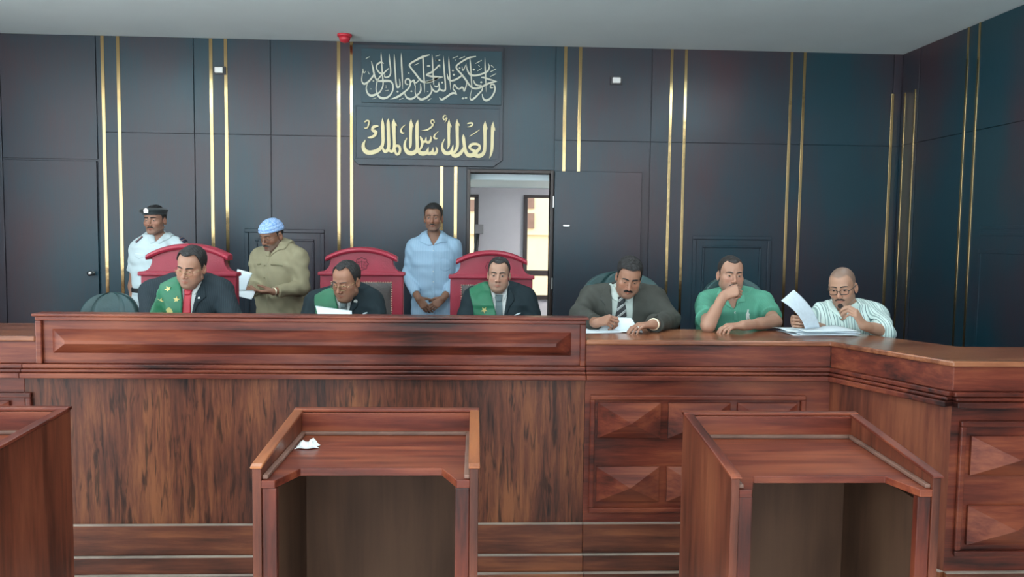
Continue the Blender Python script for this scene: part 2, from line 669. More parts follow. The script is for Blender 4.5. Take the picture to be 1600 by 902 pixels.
# ---- passage behind the doorway
PY = 8.6
pz = at(800, 294, PY)[2]
wx0, wx1 = at(817, 400, PY)[0], at(817, 400, PY)[0] + 1.0
wz1 = at(840, 305, PY)[2]
wz0 = at(840, 468, PY)[2]
lx1 = at(747, 400, PY)[0]
lx0 = lx1 - .9
lz1 = at(740, 304, PY)[2]
struct('floor_passage', MB().box(-2.4, 3.85, 7.32, 8.7, .1, DAIS), FLOORM)
struct('ceiling_passage', MB().box(-2.4, 3.85, 7.325, 8.8, pz, pz + .1), CEIL)
b = MB()
b.box(-2.4, lx0, PY, PY + .14, DAIS, pz)
b.box(lx0, lx1, PY, PY + .14, lz1, pz)
b.box(lx0, lx1, PY, PY + .14, DAIS, .9)
b.box(lx1, wx0, PY, PY + .14, DAIS, pz)
b.box(wx0, wx1, PY, PY + .14, wz1, pz)
b.box(wx0, wx1, PY, PY + .14, DAIS, wz0)
b.box(wx1, 3.85, PY, PY + .14, DAIS, pz)
struct('wall_passage', b, WHITE_WALL)
FRAMEM = plain('dark_window_frame', (.06, .045, .045), rough=.45)
GLASSM, N_, L_, B_ = newmat('window_glass')
B_.inputs['Base Color'].default_value = (1, 1, 1, 1)
B_.inputs['Roughness'].default_value = .02
B_.inputs['Transmission Weight'].default_value = 1
B_.inputs['IOR'].default_value = 1.02
for k, (xa, xc, za, zc) in enumerate(((wx0, wx1, wz0, wz1), (lx0, lx1, .9, lz1))):
    b = MB()
    f = .045
    y0, y1 = PY - .02, PY + .05
    b.box(xa, xc, y0, y1, zc - f * .7, zc)
    b.box(xa, xc, y0, y1, za, za + f)
    b.box(xa, xa + f, y0, y1, za + f, zc - f * .7)
    b.box(xc - f, xc, y0, y1, za + f, zc - f * .7)
    if k == 0:
        zm = at(840, 427, PY)[2]
        b.box(xa + f, xc - f, y0 + .01, y1, zm - .03, zm + .03)
    wn = struct('window_%d' % (k + 1), b, FRAMEM, bevel=.004, label=['dark framed window with a low crossbar beyond the doorway', 'dark framed window seen at the left edge of the doorway'][k])
    MB().box(xa + f * .5, xc - f * .5, PY + .02, PY + .026, za + f * .5, zc - f * .5).build('window_pane', GLASSM, wn)
# pale cover box and dark pull cord beside the left window
cb = at(745, 358, PY - .05)
b = MB().box(cb[0] - .02, cb[0] + .07, PY - .05, PY - .001, cb[2] - .05, cb[2] + .05)
jb = thing('junction_box', (cb[0], PY - .02, cb[2]), 'small grey junction box on the passage wall beside the left window', 'box')
b.build('cover', plain('grey_plastic', (.30, .29, .30), rough=.5), jb, bevel=.006)
MB().tube([(cb[0] + .01, PY - .03, cb[2] - .05), (cb[0] - .01, PY - .04, cb[2] - .25), (cb[0] - .05, PY - .05, cb[2] - .5), (cb[0] - .06, PY - .05, cb[2] - .9)], .022, n=8).build('conduit', BLACKPL, jb, smooth=True)

# ---- building across the way
BY = 15.0
FAC = plain('sunlit_beige_render', (.72, .55, .34), rough=.95, var=.03)
bl = thing('building', (2, BY, -.12), 'sunlit beige building seen through the passage window', 'building')
x_l = at(700, 300, BY)[0]
b = MB().box(x_l - 3, x_l + 9, BY, BY + 4, -.12, 9)
zc_ = at(830, 363, BY)[2]
b.box(x_l - 3, x_l + 9, BY - .04, BY, zc_ - .05, zc_ + .0)
b.build('facade', FAC, bl)
for p0, p1 in (((822, 309), (833, 326)), ((822, 333), (833, 357)), ((736, 312), (741, 330))):
    A, C = at(*p0, BY), at(*p1, BY)
    MB().box(A[0] - .35, C[0] + .02, BY - .03, BY - .001, C[2], A[2]).build('window', plain('brown_shutter', (.20, .11, .08), rough=.7), bl)

# ---- fittings on the wall and ceiling
for k, (px, py) in enumerate(((343, 110), (963, 126))):
    p = at(px, py, WALL_Y - .03)
    t = thing('wall_sensor', (p[0], WALL_Y - .012, p[2]), ['small white sensor box between two brass strips, left of the signs', 'small white sensor box high on the panelling above the folded-back door'][k], 'sensor', 'white sensor boxes on the panelling')
    MB().box(p[0] - .052, p[0] + .052, WALL_Y - .030, WALL_Y - .0125, p[2] - .036, p[2] + .036).build('back_plate', plain('dark_plate', (.05, .05, .055), rough=.4), t, bevel=.004)
    MB().box(p[0] - .036, p[0] + .036, WALL_Y - .060, WALL_Y - .030, p[2] - .025, p[2] + .025).build('cover', PLASTIC_W, t, bevel=.008)
p = at(537, 66, 6.9)
t = thing('fire_alarm', (p[0], 6.95, ROOM_H), 'small red fire alarm on the ceiling edge above the signs', 'fire alarm')
REDP = plain('red_plastic', (.50, .03, .05), rough=.4)
MB().lathe((p[0], 6.95, ROOM_H - .022), [(.055, 0), (.062, .006), (.062, .0215)], n=24).build('base', REDP, t, smooth=True)
MB().lathe((p[0], 6.95, ROOM_H - .07), [(.012, 0), (.035, .008), (.046, .028), (.048, .048)], n=24).build('sounder', REDP, t, smooth=True)

# ---- ceiling lamps of the hall
LAMPM = emit('lit_diffuser', (.93, .98, 1.0), LAMP_POWER)
LAMPF = emit('dimmer_lit_diffuser', (.93, .98, 1.0), FRONT_LAMP_POWER)
for (lx, ly) in ((-3.4, 4.5), (-1.4, 4.5), (.6, 4.5), (2.6, 4.5), (-3.3, 1.4), (-.4, 1.4), (2.5, 1.4), (-3.3, -1.6), (-.4, -1.6), (2.5, -1.6)):
    t = thing('ceiling_light', (lx, ly, ROOM_H), 'square white lit lamp hung below the hall ceiling', 'lamp', 'ceiling panel lamps')
    rb = MB()
    for a in ((lx - .33, lx + .33, ly - .33, ly - .30), (lx - .33, lx + .33, ly + .30, ly + .33), (lx - .33, lx - .30, ly - .30, ly + .30), (lx + .30, lx + .33, ly - .30, ly + .30)):
        rb.box(*a, ROOM_H - .16, ROOM_H - .13)
    rb.build('frame', PLASTIC_W, t)
    for sx, sy in ((-.25, -.25), (.25, -.25), (.25, .25), (-.25, .25)):
        rd = MB().tube([(lx + sx, ly + sy, ROOM_H - .11), (lx + sx, ly + sy, ROOM_H - .001)], .006)
        rd.build('hanger', STEEL, t)
    MB().box(lx - .30, lx + .30, ly - .30, ly + .30, ROOM_H - .165, ROOM_H - .10).build('diffuser', LAMPF if ly > 4 else LAMPM, t)

t = thing('ceiling_light', (1.75, 7.95, pz), 'added fill lamp on the passage ceiling, unseen behind the wall', 'lamp')  # unseen lamp added to brighten the passage beyond the doorway
MB().box(1.35, 2.15, 7.75, 8.15, pz - .06, pz - .021).build('diffuser', emit('passage_fill_diffuser', (1, .97, .95), PASSAGE_FILL_POWER), t, bevel=.01)
MB().box(1.32, 2.18, 7.72, 8.18, pz - .02, pz - .0005).build('frame', PLASTIC_W, t)

# ================================================================ signs
SY = WALL_Y - .05


def ribbon(mb, stroke, ox, oy, sc, Y, dep, wf=1.0):
    c = catmull(stroke)
    xy, wd = c[:, :2], np.maximum(c[:, 2] * wf, 1.2)
    d = np.gradient(xy, axis=0)
    d /= np.linalg.norm(d, axis=1)[:, None] + 1e-9
    nrm = np.stack([-d[:, 1], d[:, 0]], 1)
    Lp, Rp = xy + nrm * wd[:, None] / 2, xy - nrm * wd[:, None] / 2
    m = len(xy)
    W = lambda q, yy: at(ox + q[0] / sc, oy + q[1] / sc, Y) + np.array([0, yy, 0])
    vs = []
    for i in range(m):
        vs += [W(Lp[i], -dep), W(Rp[i], -dep), W(Lp[i], 0), W(Rp[i], 0)]
    fs = []
    for i in range(m - 1):
        a, b = 4 * i, 4 * i + 4
        fs += [(a, a + 1, b + 1, b), (a + 2, b + 2, b + 3, a + 3), (a, b, b + 2, a + 2), (a + 1, a + 3, b + 3, b + 1)]
    fs += [(0, 2, 3, 1), (4 * m - 4, 4 * m - 3, 4 * m - 1, 4 * m - 2)]
    mb.add(vs, fs)


A, B = (-1.086, 2.281), (.235, 3.325)
sb = thing('sign_board', ((A[0] + B[0]) / 2, WALL_Y, A[1]), 'large dark backing board with bold pale gold lettering, lower sign over the judges', 'sign')
pts = [(A[0] + .05, A[1]), (B[0] - .08, A[1]), (B[0], A[1] + .06), (B[0], B[1]), (A[0], B[1]), (A[0], A[1] + .05)]
MB().prism([(x, WALL_Y - .0005, z) for x, z in pts], (0, -.045, 0)).build('board', WALL, sb, bevel=.004)
rectframe(A[0] + .02, B[0] - .03, 2.335, 2.80, WALL_Y - .045, wd=.012, dp=.006).build('moulding', WALL, sb, bevel=.002)
LO = [
    # right to left: each stroke is (x, y, width) in the letters' own grid
    [(155, 465, 10), (125, 530, 42), (128, 590, 55), (165, 640, 66), (225, 655, 64), (310, 635, 62), (375, 590, 54), (412, 520, 44), (415, 400, 46), (410, 240, 48), (408, 145, 4)],
    [(495, 148, 4), (491, 220, 47), (497, 400, 46), (500, 560, 46), (468, 632, 46), (430, 628, 40), (405, 570, 20)],
    [(575, 152, 4), (573, 235, 56), (580, 400, 46), (584, 560, 46), (560, 628, 44), (520, 630, 36), (498, 580, 20)],
    [(592, 205, 6), (606, 235, 22), (622, 262, 3)],
    [(575, 580, 40), (612, 552, 36), (650, 558, 38), (668, 600, 36), (660, 650, 38), (630, 680, 38), (602, 655, 34), (590, 600, 30)],
    [(350, 265, 10), (322, 262, 34), (275, 275, 40), (258, 320, 36), (305, 345, 46), (298, 392, 40), (245, 425, 36), (190, 432, 14)],
    [(142, 205, 12), (172, 182, 22), (207, 188, 20), (202, 240, 20), (182, 285, 18), (140, 292, 14)],
    [(770, 432, 10), (742, 500, 30), (738, 570, 42), (770, 638, 60), (830, 664, 66), (888, 645, 60), (920, 590, 48), (918, 400, 46), (920, 240, 44), (934, 170, 4)],
    [(832, 155, 4), (828, 235, 46), (824, 400, 42), (820, 550, 38), (802, 598, 4)],
    [(845, 215, 8), (858, 250, 20), (865, 285, 3)],
    [(965, 410, 8), (982, 450, 34), (998, 505, 38), (988, 560, 32), (962, 605, 32), (925, 640, 30)],
    [(985, 470, 30), (1012, 492, 34), (1042, 485, 32), (1055, 425, 10)],
    [(1045, 480, 30), (1080, 505, 38), (1112, 485, 34), (1126, 440, 24), (1120, 405, 6)],
    [(920, 590, 46), (955, 650, 56), (1010, 668, 64), (1062, 648, 50), (1080, 600, 24), (1090, 572, 6)],
    [(1055, 650, 44), (1105, 668, 48), (1145, 640, 40), (1158, 575, 8)],
    [(1130, 655, 40), (1180, 670, 46), (1212, 632, 36), (1210, 590, 24), (1196, 568, 6)],
    [(1172, 215, 14), (1168, 180, 17), (1145, 168, 17), (1124, 190, 17), (1132, 220, 17), (1158, 238, 20), (1120, 285, 25), (1060, 318, 22), (985, 328, 4)],
    [(752, 238, 3), (702, 280, 16), (680, 330, 26), (702, 362, 26), (735, 358, 6)],
    [(1236, 336, 3), (1188, 382, 16), (1170, 425, 26), (1195, 446, 24), (1226, 440, 6)],
]
UP = [
    [(282, 450, 8), (252, 520, 26), (250, 590, 40), (285, 650, 56), (340, 664, 52), (388, 625, 42), (408, 540, 10)],
    [(350, 158, 4), (346, 240, 42), (345, 400, 38), (345, 540, 36), (322, 600, 4)],
    [(360, 220, 8), (374, 250, 18), (384, 280, 3)],
    [(468, 160, 4), (468, 240, 48), (470, 400, 46), (472, 555, 46), (440, 632, 42), (408, 655, 30)],
    [(478, 205, 8), (495, 235, 18), (508, 262, 3)],
    [(375, 640, 26), (410, 688, 54), (455, 700, 58), (515, 665, 52), (560, 600, 40), (580, 540, 20)],
    [(560, 380, 4), (563, 440, 46), (578, 560, 46), (600, 650, 50), (640, 692, 60), (695, 690, 58), (735, 650, 50), (790, 605, 46), (800, 555, 34), (755, 528, 38), (690, 532, 42), (652, 570, 40), (660, 602, 12)],
    [(650, 590, 20), (690, 612, 36), (735, 640, 44), (770, 672, 30)],
    [(715, 680, 40), (750, 700, 54), (808, 700, 58), (858, 660, 52), (878, 580, 46), (880, 400, 46), (880, 270, 54), (882, 185, 4)],
    [(892, 245, 8), (906, 280, 18), (914, 312, 3)],
    [(1003, 196, 4), (995, 275, 48), (990, 400, 46), (985, 580, 44), (968, 680, 30), (945, 738, 4)],
    [(1008, 260, 8), (1020, 295, 18), (1028, 330, 3)],
    [(314, 112, 5), (285, 102, 15), (262, 130, 18), (275, 165, 18), (316, 142, 14), (308, 172, 15), (285, 208, 4)],
    [(615, 232, 4), (645, 218, 20), (690, 218, 24), (690, 248, 22), (655, 270, 18), (612, 275, 4)],
    [(798, 315, 8), (720, 368, 15), (652, 412, 8)],
]
lb = MB()
for i, s_ in enumerate(LO):
    ribbon(lb, s_, 555, 170, 9.492, SY, .016 + .0006 * (i % 7))
for i, s_ in enumerate(UP):
    ribbon(lb, s_, 665, 170, 9.492, SY, .016 + .0006 * (i % 7))
lb.build('lettering', GOLD, sb)

A, B = at(566, 78, WALL_Y), at(783, 166, WALL_Y)
ub = thing('sign_board', (-.4, WALL_Y - .045, B[2]), 'dark teal panel with fine silver calligraphy, upper sign near the ceiling', 'sign')
MB().box(A[0], B[0], WALL_Y - .063, WALL_Y - .0455, B[2], A[2]).build('board', BOARD, ub, bevel=.002)
T1 = [
    [(385, 65, 2), (388, 150, 18), (398, 300, 18), (410, 450, 20), (412, 560, 18), (370, 650, 22), (310, 690, 28), (240, 708, 34), (190, 680, 26), (165, 600, 16), (185, 520, 8)],
    [(240, 195, 5), (265, 300, 22), (285, 400, 24), (310, 460, 20), (345, 490, 24), (430, 490, 34), (520, 495, 28), (560, 550, 22), (555, 640, 20), (500, 720, 26), (420, 748, 34), (350, 720, 28), (315, 640, 16), (315, 560, 14), (345, 460, 18), (430, 370, 20), (500, 302, 12)],
    [(120, 310, 4), (105, 400, 10), (100, 490, 14), (135, 535, 28), (200, 500, 26), (265, 420, 22), (285, 380, 18)],
    [(425, 230, 8), (380, 215, 22), (325, 250, 22), (320, 310, 18), (370, 375, 24), (430, 385, 18)],
    [(505, 85, 2), (510, 180, 20), (525, 300, 18), (523, 390, 18), (490, 432, 22), (440, 432, 16), (442, 390, 8)],
    [(580, 88, 2), (585, 200, 20), (595, 350, 20), (605, 500, 20), (625, 582, 26), (660, 570, 22), (665, 520, 16), (655, 460, 5)],
    [(685, 75, 2), (688, 200, 20), (698, 400, 20), (705, 612, 5)],
    [(790, 545, 10), (750, 530, 18), (750, 478, 18), (790, 460, 20), (820, 510, 22), (800, 590, 22), (740, 650, 24), (660, 710, 32), (590, 745, 26), (520, 762, 3)],
    [(815, 525, 14), (870, 480, 18), (882, 530, 18), (895, 585, 10)],
    [(862, 505, 12), (905, 515, 18), (945, 480, 12)],
    [(1105, 103, 12), (1000, 135, 30), (900, 185, 26), (810, 245, 24), (830, 300, 24), (900, 390, 26), (970, 480, 28), (1030, 510, 26), (1120, 500, 30), (1190, 465, 26), (1240, 438, 20)],
    [(1000, 105, 6), (1008, 180, 22), (1015, 350, 20), (1025, 520, 18), (1032, 660, 3)],
    [(730, 668, 12), (770, 740, 26), (840, 755, 30), (910, 710, 24), (970, 640, 22), (970, 530, 8)],
    [(895, 565, 8), (890, 650, 12), (905, 700, 16), (935, 738, 26), (985, 765, 32), (1070, 730, 28), (1130, 660, 20), (1130, 590, 14), (1115, 540, 5)],
    [(1140, 100, 2), (1148, 200, 18), (1155, 400, 18), (1165, 545, 12)],
    [(880, 258, 8), (950, 224, 8)], [(1065, 270, 14), (1112, 268, 16)], [(258, 758, 8), (315, 742, 8)], [(655, 768, 8), (715, 746, 8)], [(1075, 782, 8), (1130, 750, 8)],
    [(112, 315, 8), (130, 370, 14), (160, 345, 5)], [(190, 350, 6), (210, 390, 8)], [(215, 130, 6), (160, 160, 8)],
    [(445, 640, 7), (500, 630, 9)], [(1065, 645, 7), (1085, 650, 7)],
]
T2 = [
    [(212, 300, 4), (205, 255, 20), (150, 310, 20), (90, 360, 24), (20, 395, 24), (40, 412, 22), (130, 428, 26), (255, 430, 8)],
    [(0, 508, 26), (80, 490, 26), (180, 450, 24), (255, 434, 10)],
    [(70, 540, 5), (95, 600, 18), (130, 642, 24), (175, 645, 24), (205, 600, 20), (198, 505, 5)],
    [(125, 560, 8), (150, 572, 18), (182, 568, 16), (195, 520, 6)],
    [(265, 118, 2), (270, 250, 20), (285, 430, 22), (295, 560, 20), (288, 630, 24), (240, 632, 24), (200, 592, 10)],
    [(345, 118, 2), (348, 250, 20), (358, 420, 20), (370, 625, 3)],
    [(318, 380, 8), (335, 450, 22), (380, 490, 26), (460, 465, 26), (535, 415, 22)],
    [(748, 128, 10), (640, 150, 24), (540, 205, 22), (460, 268, 22), (470, 320, 22), (540, 400, 24), (600, 480, 26), (640, 540, 26), (690, 590, 24), (760, 603, 28), (850, 570, 28), (930, 530, 26), (1010, 508, 20), (1058, 500, 5)],
    [(655, 130, 4), (665, 250, 20), (675, 400, 18), (685, 560, 16), (690, 600, 8)],
    [(605, 258, 5), (620, 330, 18), (660, 395, 26), (740, 410, 26), (840, 385, 24), (920, 345, 24), (945, 280, 18), (930, 232, 5)],
    [(880, 143, 3), (883, 300, 20), (890, 450, 18), (897, 655, 3)],
    [(820, 440, 8), (860, 440, 20), (930, 462, 24), (1055, 500, 10)],
    [(205, 735, 6), (240, 768, 28), (310, 730, 28), (380, 680, 28), (425, 672, 28), (464, 692, 10)],
    [(458, 690, 14), (440, 645, 18), (408, 605, 16), (428, 545, 18), (462, 590, 20), (500, 610, 20), (540, 580, 20)],
    [(540, 580, 18), (560, 600, 22), (572, 645, 16), (590, 600, 20), (608, 540, 16), (600, 465, 10)],
    [(712, 478, 6), (732, 530, 20), (780, 560, 22), (830, 555, 14)],
    [(835, 565, 8), (840, 622, 20), (780, 690, 24), (720, 750, 28), (680, 770, 26), (660, 730, 12), (688, 605, 5)],
    [(1002, 592, 12), (965, 590, 18), (970, 548, 18), (1010, 545, 20), (1030, 605, 22), (1010, 680, 22), (960, 750, 26), (900, 780, 30), (855, 750, 22), (838, 685, 8)],
    [(150, 125, 8), (215, 105, 8)], [(400, 155, 8), (482, 124, 8)], [(500, 162, 8), (582, 128, 8)], [(740, 232, 8), (832, 184, 8)], [(770, 342, 8), (832, 303, 8)],
    [(958, 357, 9), (1045, 313, 10)], [(958, 427, 9), (1045, 383, 10)], [(970, 258, 8), (1012, 292, 8)], [(540, 278, 5), (556, 335, 15), (604, 238, 5)], [(30, 785, 8), (80, 752, 8)],
    [(440, 190, 6), (455, 165, 6)], [(780, 255, 6), (805, 280, 6)],
]
DOTS1 = [(272, 492, 13), (630, 650, 17), (835, 645, 16), (795, 375, 12), (1205, 185, 14), (235, 610, 9), (460, 565, 9), (460, 590, 8)]
DOTS2 = [(555, 750, 19), (600, 742, 19), (247, 515, 17), (825, 510, 17), (420, 400, 18), (405, 338, 16), (715, 323, 17), (163, 186, 14), (206, 184, 14), (505, 300, 13), (45, 268, 15)]
tb = MB()
UY = WALL_Y - .063
for i, s_ in enumerate(T1):
    ribbon(tb, s_, 555, 75, 9.492, UY, .007 + .0005 * (i % 9))
for i, s_ in enumerate(T2):
    ribbon(tb, s_, 665, 75, 9.492, UY, .007 + .0005 * (i % 9))
for ds, ox in ((DOTS1, 555), (DOTS2, 665)):
    for x, y, r in ds:
        ribbon(tb, [(x - r, y, 2), (x, y, 1.5 * r), (x + r, y, 2)], ox, 75, 9.492, UY, .012)
tb.build('lettering', SILVER, ub)

# ================================================================ benches
BF = 3.75      # plane of the long bench front
DESK = 1.2


def stepped(mb, p0, p1, nrm, prof):
    """a moulding along p0->p1: prof = [(outset, z0, z1)]"""
    for o, z0, z1 in prof:
        a, b = np.array(p0), np.array(p1)
        q = np.array(nrm) * o
        bk = -np.array(nrm) * .04
        mb.hexa([(a[0] + q[0], a[1] + q[1], z0), (b[0] + q[0], b[1] + q[1], z0), (b[0] + bk[0], b[1] + bk[1], z0), (a[0] + bk[0], a[1] + bk[1], z0),
                 (a[0] + q[0], a[1] + q[1], z1), (b[0] + q[0], b[1] + q[1], z1), (b[0] + bk[0], b[1] + bk[1], z1), (a[0] + bk[0], a[1] + bk[1], z1)])


MOULD = [(.020, 1.052, 1.072), (.032, 1.036, 1.050), (.045, 1.010, 1.034)]
PLINTH = [(.022, .168, .310), (.045, .087, .165), (.068, 0, .084)]

XL, XR = -2.01, .527
DUST = plain('dusty_worn_ledge', (.34, .27, .22), rough=.8, var=.25, vscale=5.)
LEDGE = [(.0215, .3101, .3125), (.0445, .1651, .1675), (.0675, .0841, .0865)]


def ledges(p0, p1, nr, parent):
    for o, z0, z1 in LEDGE:
        m = MB()
        a, b_ = np.array(p0), np.array(p1)
        q, bk = np.array(nr) * o, np.array(nr) * (o - .0225)
        m.hexa([(a[0] + q[0], a[1] + q[1], z0), (b_[0] + q[0], b_[1] + q[1], z0), (b_[0] + bk[0], b_[1] + bk[1], z0), (a[0] + bk[0], a[1] + bk[1], z0),
                (a[0] + q[0], a[1] + q[1], z1), (b_[0] + q[0], b_[1] + q[1], z1), (b_[0] + bk[0], b_[1] + bk[1], z1), (a[0] + bk[0], a[1] + bk[1], z1)])
        m.build('ledge', DUST, parent, label='pale dusty ledge')


# --- judges' bench
jb_ = thing('judges_bench', ((XL + XR) / 2, BF, 0), 'long carved mahogany judges bench with raised panelled screen along its front', 'bench')
MB().box(XL, XR, BF, BF + .05, 1.0725, 1.292).build('screen', WX, jb_, bevel=.004)
b = MB().box(XL - .012, XR + .012, BF - .022, BF + .07, 1.292, 1.305)
b.build('cap_rail', WX, jb_, bevel=.004)
b = MB()
for (a, c, d, e) in ((XL, XR, 1.272, 1.2915), (XL, XL + .028, 1.0725, 1.272), (XR - .028, XR, 1.0725, 1.272)):
    b.box(a, c, BF - .016, BF, d, e)
b.build('edge_moulding', WX, jb_, bevel=.005)
# long raised field with bevelled border
A, B = at(82, 514, BF), at(892, 556, BF)
x0, x1, z1, z0 = A[0], B[0], A[2], B[2]
bx, bz = .075, .048


def raised(mb, x0, x1, z0, z1, bx, bz, y, h):
    mb.add([(x0, y, z0), (x1, y, z0), (x1, y, z1), (x0, y, z1), (x0 + bx, y - h, z0 + bz), (x1 - bx, y - h, z0 + bz), (x1 - bx, y - h, z1 - bz), (x0 + bx, y - h, z1 - bz)],
           [(0, 1, 5, 4), (1, 2, 6, 5), (2, 3, 7, 6), (3, 0, 4, 7), (4, 5, 6, 7), (3, 2, 1, 0)])
    return mb


raised(MB(), x0, x1, z0, z1, bx, bz, BF - .0005, .045).build('raised_panel', WX, jb_)
mb = MB()
stepped(mb, (XL - .06, BF), (XR, BF), (0, -1), MOULD)
mb.build('moulding', WX, jb_, bevel=.004)
MB().box(XL - .06, XR, BF, BF + .03, .31, 1.0095).build('front_panel', BURL, jb_)
mb = MB()
stepped(mb, (XL - .06, BF), (XR, BF), (0, -1), PLINTH)
mb.build('plinth', SKIRT, jb_, bevel=.003)
ledges((XL - .06, BF), (XR, BF), (0, -1), jb_)
MB().box(XL, XR, BF + .0505, BF + .50, DESK - .028, DESK).build('worktop', TOPW, jb_, bevel=.004)
for x in (XL + .03, -.75, XR - .06):
    MB().box(x, x + .03, BF + .071, BF + .46, DAIS, DESK - .0285).build('support_panel', WZ, jb_)


def pyramid(mb, x0, x1, z0, z1, y, h):
    xm, zm = (x0 + x1) / 2, (z0 + z1) / 2
    b = .013          # low plinth under the pyramid
    mb.add([(x0, y, z0), (x1, y, z0), (x1, y, z1), (x0, y, z1), (x0, y - b, z0), (x1, y - b, z0), (x1, y - b, z1), (x0, y - b, z1), (xm, y - h, zm)],
           [(4, 5, 8), (5, 6, 8), (6, 7, 8), (7, 4, 8), (0, 1, 5, 4), (1, 2, 6, 5), (2, 3, 7, 6), (3, 0, 4, 7), (3, 2, 1, 0)])
    return mb


def fielded(parent, X, Zr, fx0, fx1, fz0, fz1, y):
    rectframe(fx0, fx1, fz0, fz1, y, wd=.024, dp=.018).build('panel_frame', WX, parent, bevel=.005)
    for (a, c) in X:
        for (z0, z1) in Zr:
            pyramid(MB(), a, c, z0, z1, y - .0005, .078).build('raised_panel', WX, parent)


# --- desk wing to the right
RXC, RYC = 1.717, 3.75        # inner corner
SXC, SYC = 1.965, 3.165       # outer corner
rb_ = thing('clerks_bench', (1.4, BF, 0), 'lower mahogany bench on the right, bending forward, with pyramid panels below', 'bench')
top = [(XR + .001, BF - .018), (RXC - .012, BF - .018), (SXC - .015, SYC - .018), (RIGHT_X - .02, SYC - .018), (RIGHT_X - .02, 3.57), (2.24, 3.585), (2.02, 4.02), (1.62, 4.16), (XR + .001, 4.22)]
MB().prism([(x, y, DESK - .024) for x, y in top], (0, 0, .024)).build('worktop', TOPW, rb_, bevel=.006)
nx, ny = -(RYC - SYC), -(SXC - RXC)
nl = math.hypot(nx, ny)
NA = (nx / nl, ny / nl)
segs = [((XR + .002, BF), (RXC, BF), (0, -1)), ((RXC, RYC), (SXC, SYC), NA), ((SXC, SYC), (RIGHT_X - .02, SYC), (0, -1))]
for p0, p1, nr in segs:
    m_ = MB()
    stepped(m_, p0, p1, nr, [(0, 1.0725, DESK - .0245)])
    m_.build('frieze', WX if nr[0] == 0 else WY, rb_, bevel=.003)
    m_ = MB()
    stepped(m_, p0, p1, nr, MOULD)
    m_.build('moulding', WX, rb_, bevel=.004)
    m_ = MB()
    stepped(m_, p0, p1, nr, [(0, .31, 1.0095)])
    m_.build('front_panel', WX if nr[0] == 0 else SIDEW, rb_)
    m_ = MB()
    stepped(m_, p0, p1, nr, PLINTH)
    m_.build('plinth', SKIRT, rb_, bevel=.003)
    ledges(p0, p1, nr, rb_)
fielded(rb_, ((.59, .893), (.931, 1.23), (1.266, 1.558)), ((.418, .588), (.727, .898)), .553, 1.598, .363, .936, BF)
fA, fB = at(1499, 657, SYC), at(1512, 681, SYC)
fC, fD = at(1505, 868, SYC), at(1512, 742, SYC)
pw = .34
px0 = fB[0] + .01
cols_ = [(px0 + k * (pw + .05), px0 + k * (pw + .05) + pw) for k in range(4)]
e2a, e2b = at(1512, 789, SYC)[2], at(1512, 850, SYC)[2]
fielded(rb_, cols_, ((e2b, e2a), (fD[2], fB[2])), fA[0], cols_[-1][1] + .05, fC[2], fA[2], SYC)
MB().box(1.15, 1.18, BF + .041, 4.15, DAIS, DESK - .0245).build('support_panel', WZ, rb_)
MB().box(2.6, 2.63, SYC + .041, 3.55, 0.001, DESK - .0245).build('support_panel', WZ, rb_)

# --- desk wing to the left
lb_ = thing('side_bench', (-3.6, BF, 0), 'lower mahogany bench at far left beside the judges screen', 'bench')
LX0 = LEFT_X + .02
XLe = XL - .061
MB().box(LX0, XL - .001, BF - .018, 4.24, DESK - .024, DESK).build('worktop', TOPW, lb_, bevel=.006)
m_ = MB()
stepped(m_, (LX0, BF), (XL - .001, BF), (0, -1), [(0, 1.0725, DESK - .0245)])
m_.build('frieze', WX, lb_, bevel=.003)
for nm, pr, mt in (('moulding', MOULD, WX), ('front_panel', [(0, .31, 1.0095)], WX), ('plinth', PLINTH, SKIRT)):
    m_ = MB()
    stepped(m_, (LX0, BF), (XLe, BF), (0, -1), pr)
    m_.build(nm, mt, lb_, bevel=.003)
lf = at(51, 613, BF)
fielded(lb_, [(lf[0] - .06 - .34 * (k + 1), lf[0] - .06 - .34 * k - .04) for k in range(4)], ((.418, .588), (.727, .898)), lf[0] - 1.46, lf[0], .363, lf[2], BF)
MB().box(-3.2, -3.17, BF + .041, 4.2, DAIS, DESK - .0245).build('support_panel', WZ, lb_)


# ================================================================ lecterns
DUSTY = plain('dusty_mahogany_bead', (.17, .085, .06), rough=.55, var=.3, vscale=6.)


